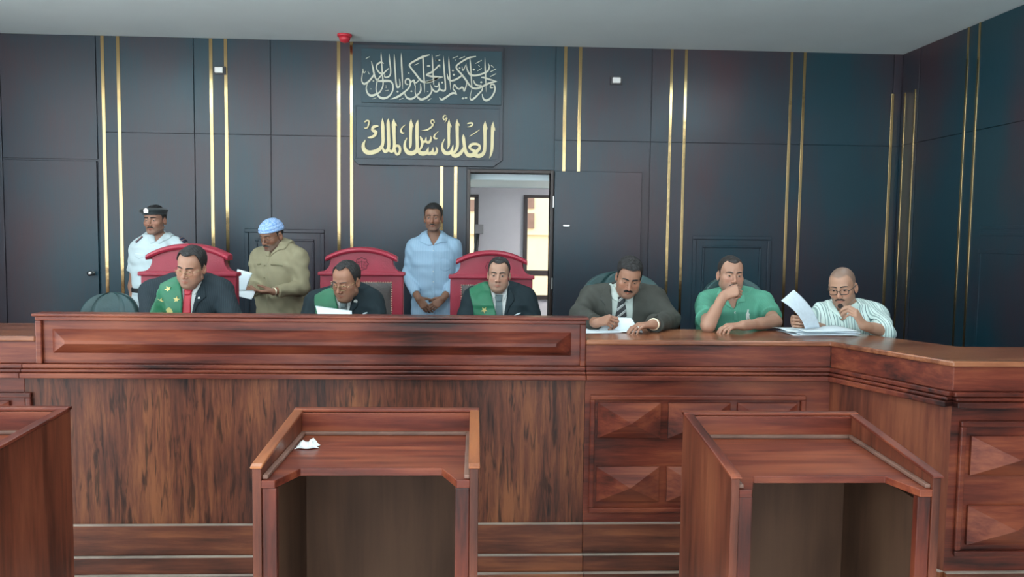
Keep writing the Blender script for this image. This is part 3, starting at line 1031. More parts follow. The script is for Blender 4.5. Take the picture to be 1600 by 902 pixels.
def lectern(x0, x1, Yf, Yb, zf, zb, label, hb=.085, hf=.045, orange=True):
    """open-backed speaker's stand; rails slope down towards the speaker"""
    t = thing('lectern', ((x0 + x1) / 2, (Yf + Yb) / 2, 0), label, 'lectern', 'mahogany lecterns')
    th = .024
    zr = lambda y: zf + (zb - zf) * (y - Yf) / (Yb - Yf)          # top of the rails
    hs = lambda y: hf + (hb - hf) * (y - Yf) / (Yb - Yf)
    zs = lambda y: zr(y) - hs(y)                                  # top of the sloping shelf
    cap = .012
    for xa in (x0, x1 - th):
        pr = [(xa, Yf, 0), (xa, Yb, 0), (xa, Yb, zr(Yb) - cap), (xa, Yf, zr(Yf) - cap)]
        MB().prism(pr, (th, 0, 0)).build('side_panel', SIDEW, t, bevel=.002)
        ins = .004
        rp = [(xa - ins, Yf - .008, zr(Yf) - cap + .001), (xa - ins, Yb, zr(Yb) - cap + .0005), (xa - ins, Yb, zr(Yb)), (xa - ins, Yf + .01, zr(Yf)), (xa - ins, Yf - .008, zr(Yf) - .005)]
        MB().prism(rp, (th + 2 * ins, 0, 0)).build('rail_cap', ORANGE if orange else WY, t, bevel=.003)
    MB().box(x0 + th + .0005, x1 - th - .0005, Yb - th, Yb, 0, zr(Yb) - cap).build('front_board', INNER, t, bevel=.002)
    MB().box(x0 - .004, x1 + .004, Yb - th - .003, Yb + .006, zr(Yb) - cap + .001, zr(Yb) + .0005).build('rail_cap', WX, t, bevel=.003)
    MB().box(x0 + th, x1 - th, Yb - th - .010, Yb - th - .0005, zs(Yb) + .002, zr(Yb) - cap).build('back_rail', WX, t, bevel=.002)
    # shelf with a cut-out for the speaker
    yb_ = Yb - th - .0105
    nd = .115
    xo, xi = .06, .125
    P = [(x0 + th, yb_), (x1 - th, yb_), (x1 - th, Yf), (x1 - xo, Yf), (x1 - xi + .02, Yf + nd), (x0 + xi - .02, Yf + nd), (x0 + xo, Yf), (x0 + th, Yf)]

    pts_ = [(x, y, zs(y) - .022) for x, y in P]
    MB().prism(pts_, (0, 0, .022)).build('shelf', WX, t, bevel=.002)
    m = MB()
    mw = .016
    m.prism([(x0 + th, y, zs(y) + .0005) for y in (Yf + .01, yb_)] + [(x0 + th + mw, y, zs(y) + .0005) for y in (yb_ - mw, Yf + .01)], (0, 0, .012))
    m.prism([(x1 - th - mw, y, zs(y) + .0005) for y in (Yf + .01, yb_ - mw)] + [(x1 - th, y, zs(y) + .0005) for y in (yb_, Yf + .01)], (0, 0, .012))
    m.prism([(x0 + th, yb_, zs(yb_) + .0005), (x0 + th + mw, yb_ - mw, zs(yb_ - mw) + .0005), (x1 - th - mw, yb_ - mw, zs(yb_ - mw) + .0005), (x1 - th, yb_, zs(yb_) + .0005)], (0, 0, .012))
    m.build('shelf_moulding', DUSTY, t, bevel=.003)
    for xa, xc in ((x0 + th + .0005, x0 + .064), (x1 - .064, x1 - th - .0005)):
        MB().box(xa, xc, Yf + .004, Yf + .0295, 0, zs(Yf) - .0225).build('stile', WZ, t, bevel=.003)
    for xa in (x0 + th, x1 - th - .012):
        MB().box(xa, xa + .012, Yf + .03, Yb - th - .0005, 0.0, zs(Yf) - .05).build('lining', INNER, t)
    return t, zs


lec_m, zs_m = lectern(-.598, .015, 2.155, 2.70, at(391, 726, 2.155)[2], at(600, 637, 2.70)[2], 'open backed mahogany lectern in the middle with a crumpled white tissue on its shelf')
cA, cB = at(1150, 742, 2.20), at(1355, 643, 2.74)
lec_r, zs_r = lectern(cA[0] - .012, cA[0] + .600, 2.20, 2.74, cA[2], cB[2], 'open backed mahogany lectern on the right with an empty sloping shelf', orange=False)
cL = at(110, 635, 2.70)
lec_l, zs_l = lectern(cL[0] - .613, cL[0], 2.155, 2.70, cL[2] - .035, cL[2], 'mahogany lectern at far left, cut by the picture edge, showing its plain side', orange=False)

# crumpled tissue
rng = np.random.RandomState(3)
ct = atz(481, 699, zs_m(2.42))
t = MB()
n1_, n2_ = 26, 16
vs, fs = [], []
for i in range(n1_):
    for j in range(n2_):
        u, v = i / (n1_ - 1) - .5, j / (n2_ - 1) - .5
        h = .006 + .012 * math.exp(-((u - .22) / .16) ** 2) + .009 * math.exp(-((u + .25) / .13) ** 2) + .003 * math.sin(31 * u + 17 * v) * math.cos(23 * v - 15 * u) + .0007 * rng.randn()
        fall = max(0, 1 - (2 * abs(u)) ** 4) * max(0, 1 - (2 * abs(v)) ** 4)
        vs.append((ct[0] + u * .064 * (1 + .15 * math.sin(9 * v)), ct[1] + v * .05 * (1 + .2 * math.sin(7 * u + 1)) + .25 * u * .05, zs_m(ct[1] + v * .05) + .003 + max(0.001, h) * fall * 1.25))
nb = len(vs)
for i in range(n1_ - 1):
    for j in range(n2_ - 1):
        a = i * n2_ + j
        fs.append((a, a + 1, a + n2_ + 1, a + n2_))
t.add(vs, fs)
o = t.build('crumpled_tissue', plain('white_tissue', (.80, .84, .82), rough=.95, var=.03), None, smooth=True)
so = o.modifiers.new('thick', 'SOLIDIFY')
so.thickness = .0015
tag(o, 'crumpled white tissue lying on the middle lectern shelf', 'tissue')


# ================================================================ chairs
def arc(cx, cz, r, a0, a1, n):
    return [(cx + r * math.cos(a), cz + r * math.sin(a)) for a in np.linspace(a0, a1, n)]


def judge_chair(px_c, py_top, Y, wpx, label):
    W = wpx * Y / FPX
    c = at(px_c, py_top, Y)
    cx, ztop = c[0], c[2]
    t = thing('judge_chair', (cx, Y - .2, DAIS), label, 'chair', 'high crimson judges chairs')
    hw = W / 2
    z0 = DAIS + .34
    k = W / .56
    zr = ztop - .17 * k            # level of the horizontal rail
    zc = ztop - .065 * k           # ends of the crest
    cw = hw * .86                  # half width of the crest
    # outline of the back board
    R = (cw * cw + (ztop - zc) ** 2) / (2 * (ztop - zc))
    top = [(x, ztop - R + math.sqrt(R * R - x * x)) for x in np.linspace(-cw * .94, cw * .94, 21)]
    cove = lambda s: [(s * (hw - .012 - (hw * .20) * math.sin(u) ** 1), zr + .015 + (zc - zr - .03) * (1 - math.cos(u))) for u in np.linspace(0, PI / 2, 7)]
    out = [(-hw, z0), (hw, z0), (hw, zr)] + cove(1) + top[::-1] + cove(-1)[::-1] + [(-hw, zr)]
    MB().prism([(cx + x, Y, z) for x, z in out], (0, .07, 0)).build('back_board', CRIMSON, t, bevel=.006)
    # crest moulding following the arch
    cr = [(x, ztop - R + math.sqrt(max(0, R * R - x * x))) for x in np.linspace(-cw, cw, 25)]
    vs, fs = [], []
    for x, z in cr:
        for (dy, dz) in ((-.022, -.022), (-.030, -.008), (-.022, .004), (.0, .012), (.075, .012), (.075, -.022)):
            vs.append((cx + x, Y + dy, z + dz))
    m_ = len(cr)
    for i in range(m_ - 1):
        for j in range(6):
            fs.append((i * 6 + j, i * 6 + (j + 1) % 6, i * 6 + 6 + (j + 1) % 6, i * 6 + 6 + j))
    fs += [tuple(range(6)), tuple(range(m_ * 6 - 6, m_ * 6))[::-1]]
    MB().add(vs, fs).build('crest_rail', CRIMSON, t, bevel=.003)
    MB().box(cx - hw - .012, cx + hw + .012, Y - .022, Y + .08, zr - .013, zr + .013).build('cross_rail', CRIMSON, t, bevel=.008)
    # dark tufted inset
    iw, it, ib = hw - .075, zr - .055, z0 + .06
    nx_, nz_ = 29, 33
    vs, fs = [], []
    for i in range(nx_):
        for j in range(nz_):
            u, v = i / (nx_ - 1), j / (nz_ - 1)
            x, z = -iw + 2 * iw * u, ib + (it - ib) * v
            edge = min(1, 6 * min(u, 1 - u, v, 1 - v))
            h = .014 * math.sqrt(max(0, edge)) + .004 * math.sin(z * 14)
            vs.append((cx + x, Y - .001 - h, z))
    for i in range(nx_ - 1):
        for j in range(nz_ - 1):
            a = i * nz_ + j
            fs.append((a, a + 1, a + nz_ + 1, a + nz_))
    MB().add(vs, fs).build('back_cushion', DARKLEATHER, t, smooth=True)
    # row of nail heads around the inset (one part: they are a decoration of the edge)
    m_ = MB()
    pts = [(-iw + .0, z) for z in np.arange(ib, it, .0155)] + [(x, it + .0) for x in np.arange(-iw, iw, .0155)] + [(iw, z) for z in np.arange(it, ib, -.0155)]
    for x, z in pts:
        s_ = .0062
        m_.add([(cx + x - s_, Y - .002, z), (cx + x, Y - .002, z - s_), (cx + x + s_, Y - .002, z), (cx + x, Y - .002, z + s_), (cx + x, Y - .009, z)], [(0, 1, 4), (1, 2, 4), (2, 3, 4), (3, 0, 4), (3, 2, 1, 0)])
    nl_ = m_.build('nail_heads', BRASSNAIL, t)
    nl_['kind'] = 'stuff'
    # seal with scales in the crest
    ez = zr + .068 * k
    m_ = MB()
    e = .041 * k
    pth = [(cx + e * (1 + .10 * math.cos(8 * a)) * math.cos(a), Y - .002, ez + e * (1 + .10 * math.cos(8 * a)) * math.sin(a)) for a in np.linspace(0, 2 * PI, 64, endpoint=False)]
    m_.tube(pth, .0022, n=6, closed=True)
    m_.tube([(cx, Y - .002, ez - e * .6), (cx, Y - .002, ez + e * .6)], .002, n=6)
    m_.tube([(cx - e * .6, Y - .002, ez + e * .35), (cx + e * .6, Y - .002, ez + e * .35)], .002, n=6)
    for s in (-1, 1):
        m_.tube([(cx + s * e * .3, Y - .002, ez - e * .2), (cx + s * e * .55, Y - .002, ez + e * .35), (cx + s * e * .8, Y - .002, ez - e * .2), (cx + s * e * .3, Y - .002, ez - e * .2)], .0016, n=5)
    m_.tube([(cx - e * .35, Y - .002, ez - e * .6), (cx + e * .35, Y - .002, ez - e * .6)], .002, n=6)
    m_.build('seal_emblem', plain('dark_crimson_relief', (.12, .008, .018), rough=.5), t)
    # seat, arms, legs
    MB().box(cx - hw + .06, cx + hw - .06, Y - .46, Y - .02, DAIS + .40, DAIS + .49).build('seat', DARKLEATHER, t, bevel=.02)
    MB().box(cx - hw + .03, cx + hw - .03, Y - .47, Y - .001, DAIS + .33, DAIS + .3995).build('seat_frame', CRIMSON, t, bevel=.006)
    for s in (-1, 1):
        xa = cx + s * (hw - .03)
        MB().box(xa - .03, xa + .03, Y - .42, Y - .0225, DAIS + .66, DAIS + .70).build('armrest', CRIMSON, t, bevel=.012)
        MB().box(xa - .025, xa + .025, Y - .42, Y - .37, DAIS + .40, DAIS + .6595).build('arm_post', CRIMSON, t, bevel=.006)
        for yy in (Y - .45, Y + .0):
            MB().hexa([(xa - .028, yy, DAIS), (xa + .028, yy, DAIS), (xa + .028, yy + .056, DAIS), (xa - .028, yy + .056, DAIS), (xa - .036, yy - .006, DAIS + .3295), (xa + .036, yy - .006, DAIS + .3295), (xa + .036, yy + .064, DAIS + .3295), (xa - .036, yy + .064, DAIS + .3295)]).build('leg', CRIMSON, t, bevel=.003)
    return t


judge_chair(293.5, 384, 4.83, 144, 'crimson judges chair with dark leather inset, behind the red tied judge')
judge_chair(565, 389, 5.34, 128, 'crimson judges chair with scales seal, behind the bespectacled judge reading a sheet')
judge_chair(768.5, 394, 5.34, 129, 'crimson judges chair standing before the open doorway')


def office_chair(px_c, py_top, Y, wpx, label, h=.62):
    W = wpx * Y / FPX
    c = at(px_c, py_top, Y)
    cx, zt = c[0], c[2]
    t = thing('office_chair', (cx, Y - .25, DAIS), label, 'chair', 'grey green leather office chairs')
    zb = zt - h
    hw = W / 2
    nu, nv = 31, 21
    ring = []
    vs, fs = [], []
    for side in (0, 1):
        for j in range(nv):
            v = math.sin(PI / 2 * j / (nv - 1)) ** .9
            z = zb + (zt - zb) * v
            # rounded-top outline
            q = max(0, (v - .45) / .55)
            half = hw * (.90 + .10 * math.sin(PI * min(1, v / .6) / 2)) * max(0.0, 1 - q ** 4.5) ** .5 + .004
            for i in range(nu):
                u = -1 + 2 * i / (nu - 1)
                edge = (1 - abs(u) ** 4) * (1 - max(0, (v - .8) / .2) ** 2)
                puff = .028 * edge - (.010 * math.exp(-((abs(u) - .52) / .05) ** 2) if side == 0 else 0)
                wrap = -.05 * u * u * min(1, half / hw)
                lean = .06 * v
                vs.append((cx + half * u, Y + lean + wrap + (-.03 - puff if side == 0 else .03 + puff * .5), z))
    for side in (0, 1):
        for j in range(nv - 1):
            for i in range(nu - 1):
                a = side * nu * nv + j * nu + i
                f = (a, a + 1, a + nu + 1, a + nu)
                fs.append(f if side == 0 else f[::-1])
    o_ = nu * nv
    for j in range(nv - 1):
        for i in (0, nu - 1):
            a = j * nu + i
            fs.append((a, a + nu, a + nu + o_, a + o_))
    for j in (0, nv - 1):
        for i in range(nu - 1):
            a = j * nu + i
            fs.append((a, a + 1, a + 1 + o_, a + o_))
    MB().add(vs, fs).build('backrest', GREENLEATHER, t, smooth=True)
    sz = DAIS + .47
    m_ = MB().box(cx - .25, cx + .25, Y - .50, Y - .0, sz - .09, sz)
    m_.build('seat', GREENLEATHER, t, bevel=.03)
    b = MB()
    b.tube([(cx, Y + .05, zb + .12), (cx, Y + .07, zb), (cx, Y + .06, sz - .10), (cx, Y - .1, sz - .11)], .022)
    b.build('back_bracket', BLACKPL, t)
    for s in (-1, 1):
        b = MB()
        xa = cx + s * .275
        b.tube([(cx + s * .24, Y - .25, sz - .08), (xa, Y - .25, sz - .04), (xa, Y - .25, sz + .18)], .016)
        b.box(xa - .03, xa + .03, Y - .38, Y - .1, sz + .18, sz + .21)
        b.build('armrest', BLACKPL, t)
    MB().tube([(cx, Y - .25, DAIS + .10), (cx, Y - .25, sz - .091)], .028, n=12).build('gas_post', STEEL, t, smooth=True)
    for k in range(5):
        an = k * 2 * PI / 5 + .3
        e_ = (cx + .29 * math.cos(an), Y - .25 + .29 * math.sin(an))
        lg = MB().tube([(cx, Y - .25, DAIS + .11), (e_[0], e_[1], DAIS + .075)], [.028, .018]).build('base_arm', BLACKPL, t)
        MB().ball((e_[0], e_[1], DAIS + .029), .028, n=10).build('caster', BLACKPL, lg, smooth=True)
    return t


office_chair(171, 458, 5.45, 88, 'empty dark grey green office chair at far left behind the bench')
office_chair(972, 425, 4.78, 132, 'grey green office chair behind the man in the grey suit')
office_chair(1146, 434, 4.74, 106, 'grey green office chair behind the man in the green polo shirt')
office_chair(1340, 492, 4.62, 92, 'low office chair under the man in the striped shirt', h=.45)
# ================================================================ people
def axis_points(lo, hi, h, fine):
    p = [lo]
    x = lo
    while x < hi:
        st = h(x) if callable(h) else h
        for a, b, hf in fine:
            if a - 1e-6 <= x < b:
                st = min(st, hf)
            elif x < a < x + st:
                st = max(min(st, a - x), .002)
        x += st
        p.append(x)
    return np.array(p, np.float32)


class Field:
    def __init__(s, lo, hi, h, fine=((), (), ()), hz=None):
        s.ax = [axis_points(lo[i], hi[i], hz if (i == 2 and hz) else h, fine[i]) for i in range(3)]
        s.D = np.full([len(a) for a in s.ax], .5, np.float32)

    def grids(s, i0, i1):
        X = s.ax[0][i0[0]:i1[0]].reshape(-1, 1, 1)
        Y = s.ax[1][i0[1]:i1[1]].reshape(1, -1, 1)
        Z = s.ax[2][i0[2]:i1[2]].reshape(1, 1, -1)
        return X, Y, Z

    def put(s, fn, lo, hi, k=.01, op='u'):
        m = max(k, .0) + .035
        i0 = [int(np.searchsorted(s.ax[i], lo[i] - m)) for i in range(3)]
        i1 = [int(np.searchsorted(s.ax[i], hi[i] + m)) for i in range(3)]
        if any(b - a < 1 for a, b in zip(i0, i1)):
            return
        d = fn(*s.grids(i0, i1))
        v = s.D[i0[0]:i1[0], i0[1]:i1[1], i0[2]:i1[2]]
        if op == 'u':
            h = np.maximum(k - np.abs(v - d), 0) / max(k, 1e-6)
            v[...] = np.minimum(v, d) - h * h * k * .25
        else:
            d = -d
            h = np.maximum(k - np.abs(v - d), 0) / max(k, 1e-6)
            v[...] = np.maximum(v, d) + h * h * k * .25

    def cone(s, a, b, ra, rb, k=.012, op='u', cap=None, sy=1.):
        a, b = np.array(a, np.float32), np.array(b, np.float32)
        ba = b - a
        L2 = float(ba @ ba) + 1e-12

        def fn(X, Y, Z):
            t = ((X - a[0]) * ba[0] + (Y - a[1]) * ba[1] + (Z - a[2]) * ba[2]) / L2
            tc = np.clip(t, 0, 1)
            d = np.sqrt((X - a[0] - ba[0] * tc) ** 2 + (Y - a[1] - ba[1] * tc) ** 2 + (Z - a[2] - ba[2] * tc) ** 2) - (ra + (rb - ra) * tc)
            if cap == 'b':
                d = np.maximum(d, (t - 1) * math.sqrt(L2))
            if cap == 'ab':
                d = np.maximum(np.maximum(d, (t - 1) * math.sqrt(L2)), -t * math.sqrt(L2))
            return d
        r = max(ra, rb)
        s.put(fn, np.minimum(a, b) - r, np.maximum(a, b) + r, k, op)

    def ell(s, c, r, k=.012, op='u', R=None):
        c = np.array(c, np.float32)
        r = np.array(r, np.float32)

        def fn(X, Y, Z):
            x, y, z = X - c[0], Y - c[1], Z - c[2]
            if R is not None:
                x, y, z = (x * R[0][0] + y * R[1][0] + z * R[2][0], x * R[0][1] + y * R[1][1] + z * R[2][1], x * R[0][2] + y * R[1][2] + z * R[2][2])
            k0 = np.sqrt((x / r[0]) ** 2 + (y / r[1]) ** 2 + (z / r[2]) ** 2)
            k1 = np.sqrt((x / r[0] ** 2) ** 2 + (y / r[1] ** 2) ** 2 + (z / r[2] ** 2) ** 2) + 1e-6
            return k0 * (k0 - 1) / k1
        m = max(r)
        s.put(fn, c - m, c + m, k, op)

    def loft(s, secs, e=0., k=.03, p=2.3):
        S = np.array(secs, np.float32)

        def fn(X, Y, Z):
            g = lambda j: np.interp(Z.ravel(), S[:, 0], S[:, j]).astype(np.float32).reshape(Z.shape)
            rx, ry = g(3) + e, g(4) + e
            q = (np.abs((X - g(1)) / rx) ** p + np.abs((Y - g(2)) / ry) ** p) ** (1 / p)
            d = (q - 1) * np.minimum(rx, ry)
            return np.maximum(d, np.maximum(S[0, 0] - e - Z, Z - S[-1, 0] - e))
        lo = np.array([(S[:, 1] - S[:, 3]).min(), (S[:, 2] - S[:, 4]).min(), S[0, 0]]) - e
        hi = np.array([(S[:, 1] + S[:, 3]).max(), (S[:, 2] + S[:, 4]).max(), S[-1, 0]]) + e
        s.put(fn, lo, hi, k)


def poly_sd(poly, X, Z):
    """signed distance (negative inside) of a polygon in the X-Z plane"""
    P = np.array(poly, np.float32)
    X = X.reshape(-1, 1)
    Z = Z.reshape(1, -1)
    d = np.full((X.shape[0], Z.shape[1]), 9., np.float32)
    ins = np.zeros(d.shape, bool)
    n = len(P)
    for i in range(n):
        a, b = P[i], P[(i + 1) % n]
        e = b - a
        wx, wz = X - a[0], Z - a[1]
        t = np.clip((wx * e[0] + wz * e[1]) / (e @ e + 1e-12), 0, 1)
        d = np.minimum(d, np.sqrt((wx - e[0] * t) ** 2 + (wz - e[1] * t) ** 2))
        if abs(e[1]) > 1e-9:
            c = ((a[1] > Z) != (b[1] > Z)) & (X < a[0] + (Z - a[1]) / e[1] * e[0])
            ins ^= c
    return np.where(ins, -d, d)


def surface(D, ax):
    """surface nets: vertices and quads of the zero level"""
    nx, ny, nz = D.shape
    neg = D < 0
    cnt = np.zeros((nx - 1, ny - 1, nz - 1), np.int8)
    for i in (0, 1):
        for j in (0, 1):
            for k in (0, 1):
                cnt += neg[i:nx - 1 + i, j:ny - 1 + j, k:nz - 1 + k]
    I, J, K = np.nonzero((cnt > 0) & (cnt < 8))
    del cnt
    idx = -np.ones((nx - 1, ny - 1, nz - 1), np.int32)
    idx[I, J, K] = np.arange(len(I))
    acc = np.zeros((len(I), 3))
    num = np.zeros(len(I))
    cor = [(i, j, k) for i in (0, 1) for j in (0, 1) for k in (0, 1)]
    val = {c: D[I + c[0], J + c[1], K + c[2]].astype(np.float64) for c in cor}
    for c in cor:
        for a_ in range(3):
            if c[a_] == 0:
                e = list(c)
                e[a_] = 1
                e = tuple(e)
                d0, d1 = val[c], val[e]
                m = (d0 < 0) != (d1 < 0)
                t = np.where(m, d0 / np.where(m, d0 - d1, 1), 0)
                pos = np.array(c, float)[None, :].repeat(len(I), 0)
                pos[:, a_] = t
                acc += pos * m[:, None]
                num += m
    fr = acc / num[:, None]
    B = np.stack([I, J, K], 1)
    V = np.zeros((len(I), 3))
    for a_ in range(3):
        x = ax[a_].astype(np.float64)
        V[:, a_] = x[B[:, a_]] + (x[B[:, a_] + 1] - x[B[:, a_]]) * fr[:, a_]
    F = []
    for a_ in range(3):
        b_, c_ = (a_ + 1) % 3, (a_ + 2) % 3
        sl0 = [slice(None)] * 3
        sl1 = [slice(None)] * 3
        sl0[a_] = slice(0, -1)
        sl1[a_] = slice(1, None)
        n0, n1 = neg[tuple(sl0)], neg[tuple(sl1)]
        E = np.stack(np.nonzero(n0 != n1), 1)
        ok = (E[:, b_] > 0) & (E[:, c_] > 0) & (E[:, b_] < D.shape[b_] - 1) & (E[:, c_] < D.shape[c_] - 1)
        E = E[ok]
        flip = ~n0[E[:, 0], E[:, 1], E[:, 2]]

        def cell(db, dc):
            q = E.copy()
            q[:, b_] += db
            q[:, c_] += dc
            return idx[q[:, 0], q[:, 1], q[:, 2]]
        q = np.stack([cell(-1, -1), cell(0, -1), cell(0, 0), cell(-1, 0)], 1)
        q[flip] = q[flip][:, ::-1]
        F.append(q)
    F = np.concatenate(F)
    F = F[(F >= 0).all(1)]
    return V, F


def largest(V, F):
    """keep the biggest connected piece of a mesh"""
    lab = np.arange(len(V))
    for _ in range(4000):
        m = lab[F].min(1)
        new = lab.copy()
        np.minimum.at(new, F.ravel(), np.repeat(m, F.shape[1]))
        new = np.minimum(new, new[new])
        if (new == lab).all():
            break
        lab = new
    u, c = np.unique(lab, return_counts=True)
    keep = lab == u[c.argmax()]
    idx = -np.ones(len(V), int)
    idx[keep] = np.arange(keep.sum())
    F = idx[F]
    return V[keep], F[(F >= 0).all(1)]


def np_mesh(name, V, F, mat, parent, cols=None, smooth=True, label=None):
    me = bpy.data.meshes.new(name)
    me.vertices.add(len(V))
    me.vertices.foreach_set('co', np.asarray(V, np.float32).ravel())
    k = F.shape[1]
    me.loops.add(len(F) * k)
    me.loops.foreach_set('vertex_index', F.astype(np.int32).ravel())
    me.polygons.add(len(F))
    me.polygons.foreach_set('loop_start', np.arange(0, len(F) * k, k, dtype=np.int32))
    me.update(calc_edges=True)
    if cols is not None:
        at_ = me.color_attributes.new('Col', 'FLOAT_COLOR', 'POINT')
        c4 = np.ones((len(V), 4), np.float32)
        c4[:, :3] = cols
        at_.data.foreach_set('color', c4.ravel())
    o = link_mesh(name, me, mat, parent, smooth=smooth)
    if label:
        o['label'] = label
    return o


def sstep(a, b, x):
    t = np.clip((x - a) / (b - a), 0, 1)
    return t * t * (3 - 2 * t)


def smin(a, b, k):
    h = np.maximum(k - np.abs(a - b), 0) / k
    return np.minimum(a, b) - h * h * k * .25


def smax(a, b, k):
    return -smin(-a, -b, k)


def d_ell(x, y, z, c, r):
    x, y, z = x - c[0], y - c[1], z - c[2]
    k0 = np.sqrt((x / r[0]) ** 2 + (y / r[1]) ** 2 + (z / r[2]) ** 2)
    k1 = np.sqrt((x / r[0] ** 2) ** 2 + (y / r[1] ** 2) ** 2 + (z / r[2] ** 2) ** 2) + 1e-6
    return k0 * (k0 - 1) / k1


def d_cap(x, y, z, a, b, ra, rb):
    ba = [b[i] - a[i] for i in range(3)]
    L2 = sum(v * v for v in ba) + 1e-12
    t = np.clip(((x - a[0]) * ba[0] + (y - a[1]) * ba[1] + (z - a[2]) * ba[2]) / L2, 0, 1)
    return np.sqrt((x - a[0] - ba[0] * t) ** 2 + (y - a[1] - ba[1] * t) ** 2 + (z - a[2] - ba[2] * t) ** 2) - (ra + (rb - ra) * t)


def skull(x, y, z, h):
    """cranium and face block without the features"""
    jw = h.get('jaw', 1.)
    fu = h.get('full', 1.)
    ax = np.abs(x)
    d = d_ell(x, y, z, (0, .018, .040), (.074, .094, .084))
    d = smin(d, d_ell(x, y, z, (0, -.018, -.022), (.062 * fu, .066, .088)), .03)
    d = smin(d, d_ell(x, y, z, (0, -.030, .050), (.058, .050, .050)), .03)
    d = smin(d, d_cap(ax, y, z, (.050 * jw, .004, -.060), (.020, -.062, -.094), .020, .018), .03)
    d = smin(d, d_ell(x, y, z, (0, -.066, -.096), (.022, .018, .017)), .02)
    d = smin(d, d_ell(ax, y, z, (.042 * fu, -.050, -.024), (.024, .024, .022)), .025)
    if h.get('chub', 0):
        c = h['chub']
        d = smin(d, d_ell(ax, y, z, (.040, -.040, -.062), (.024 + .008 * c, .026, .026)), .025)
        d = smin(d, d_ell(x, y, z, (0, -.030, -.108), (.042, .036, .018 + .012 * c)), .03)
    return d


def head_sd(x, y, z, h):
    ax = np.abs(x)
    sx = np.sign(x)
    d = skull(x, y, z, h)
    # brow ridge, temples
    d = smin(d, d_cap(ax, y, z, (.010, -.079, .020), (.040, -.066, .022), .0105, .009), .016)
    # eye sockets
    d = smax(d, -d_ell(ax, y, z, (.031, -.094, .000), (.019, .017, .0125)), .012)
    # nose
    nl = h.get('nose', 1.)
    nw = h.get('nosew', 1.)
    d = smin(d, d_cap(x, y, z, (0, -.080, .010), (0, -.101 - .004 * nl, -.034 * nl), .0075, .0105 * nw), .010)
    d = smin(d, d_ell(ax, y, z, (.0125 * nw, -.093, -.038 * nl), (.0085 * nw, .011, .008)), .006)
    d = smax(d, -d_ell(ax, y, z, (.007 * nw, -.100, -.0445 * nl), (.0038, .006, .0035)), .003)
    # philtrum / mouth mound
    d = smin(d, d_ell(x, y, z, (0, -.068, -.064), (.030, .022, .024)), .014)
    up = d_cap(ax, y, z, (.003, -.0895, -.0630), (.0225, -.0800, -.0665), .0056, .0030)
    lo = d_cap(ax, y, z, (.000, -.0885, -.0735), (.0195, -.0800, -.0700), .0066, .0030)
    d = smin(d, up, .005)
    d = smin(d, lo, .005)
    op = h.get('open', 0.)
    d = smax(d, -d_cap(ax, y, z, (0, -.096, -.0685), (.022, -.083, -.0682), .0012 + .003 * op, .0010), .0025)
    # eyelids over the eyeballs
    lid = np.sqrt((ax - .031) ** 2 + (y + .0705) ** 2 + (z - .0005) ** 2) - .0142
    eo = h.get('eyeopen', .8)
    sl = h.get('eyeshift', 0.)
    lid = smax(lid, -d_ell(ax, y, z, (.031, -.086, -.0005 - .002 * (1 - eo) + sl), (.0125, .012, .0052 * eo + .0006)), .002)
    d = smin(d, lid, .005)
    # ears
    es = h.get('ear', 1.)
    ca, sa = math.cos(.25), math.sin(.25)
    ex, ey = (ax - .0745), (y - .014)
    u, v = ex * ca - ey * sa, ex * sa + ey * ca
    ear = d_ell(u, v, z, (.004, .0, -.008), (.0072 * es, .019 * es, .031 * es))
    ear = smax(ear, -d_ell(u, v, z, (.0125, -.003, -.004), (.0075, .011 * es, .019 * es)), .004)
    d = smin(d, ear, .007)
    return d


def head_cols(x, y, z, h, base):
    """skin colours that belong to the face: lips, shaved beard, shaved scalp, warmer cheeks"""
    n = len(x)
    base = np.array(base)
    C = np.repeat(base[None, :], n, 0)
    ax = np.abs(x)
    warm = np.exp(-((ax - .040) / .022) ** 2 - ((z + .028) / .022) ** 2) * (y < -.02) + .8 * np.exp(-((x) / .014) ** 2 - ((z + .036) / .014) ** 2) * (y < -.085) + .5 * (ax > .074) * (z < .03)
    C = C * (1 + warm[:, None] * np.array([.08, -.08, -.10]))
    sb = h.get('stubble', .3)
    line = np.interp(ax, [0, .03, .055, .075], [-.048, -.046, -.045, -.015])
    m = sstep(0, .012, line - z) * (y < .02) * sstep(-.135, -.11, z) * (1 - np.exp(-(ax / .02) ** 2 - ((z + .069) / .009) ** 2)) * (ax < .074)
    gy = np.array(h.get('stubcol', (.10, .085, .075)))
    C = C * (1 - sb * m[:, None]) + gy * sb * m[:, None]
    lz = np.where(z > -.0683, (z + .0683) / .0075, (-.0683 - z) / .010)
    lip = sstep(1.1, .7, np.sqrt((ax / .0245) ** 2 + lz ** 2)) * (y < -.074)
    lc = np.array(h.get('lip', (base[0] * .88, base[1] * .55, base[2] * .55)))
    C = C * (1 - .75 * lip[:, None]) + lc * .75 * lip[:, None]
    sc = h.get('scalp')
    if sc:
        g = hair_line(x, y, h)
        m = sstep(-.006, .010, z - g) * (ax < .0765)
        C = C * (1 - sc[1] * m[:, None]) + np.array(sc[0]) * sc[1] * m[:, None]
    return C


def hair_line(x, y, h):
    a = np.abs(np.arctan2(np.abs(x), -(y - .012)))
    hl = h.get('hairline', .078)
    tr = h.get('recede', .0)
    return np.interp(a, [0, .35, .60, .85, 1.15, 1.33, 1.5, 1.8, 2.3, PI], [hl, hl + .002 + tr * .35, hl + .001 + tr, hl - .010 + tr * .8, .030, -.012, .026, .030, -.045, -.068])


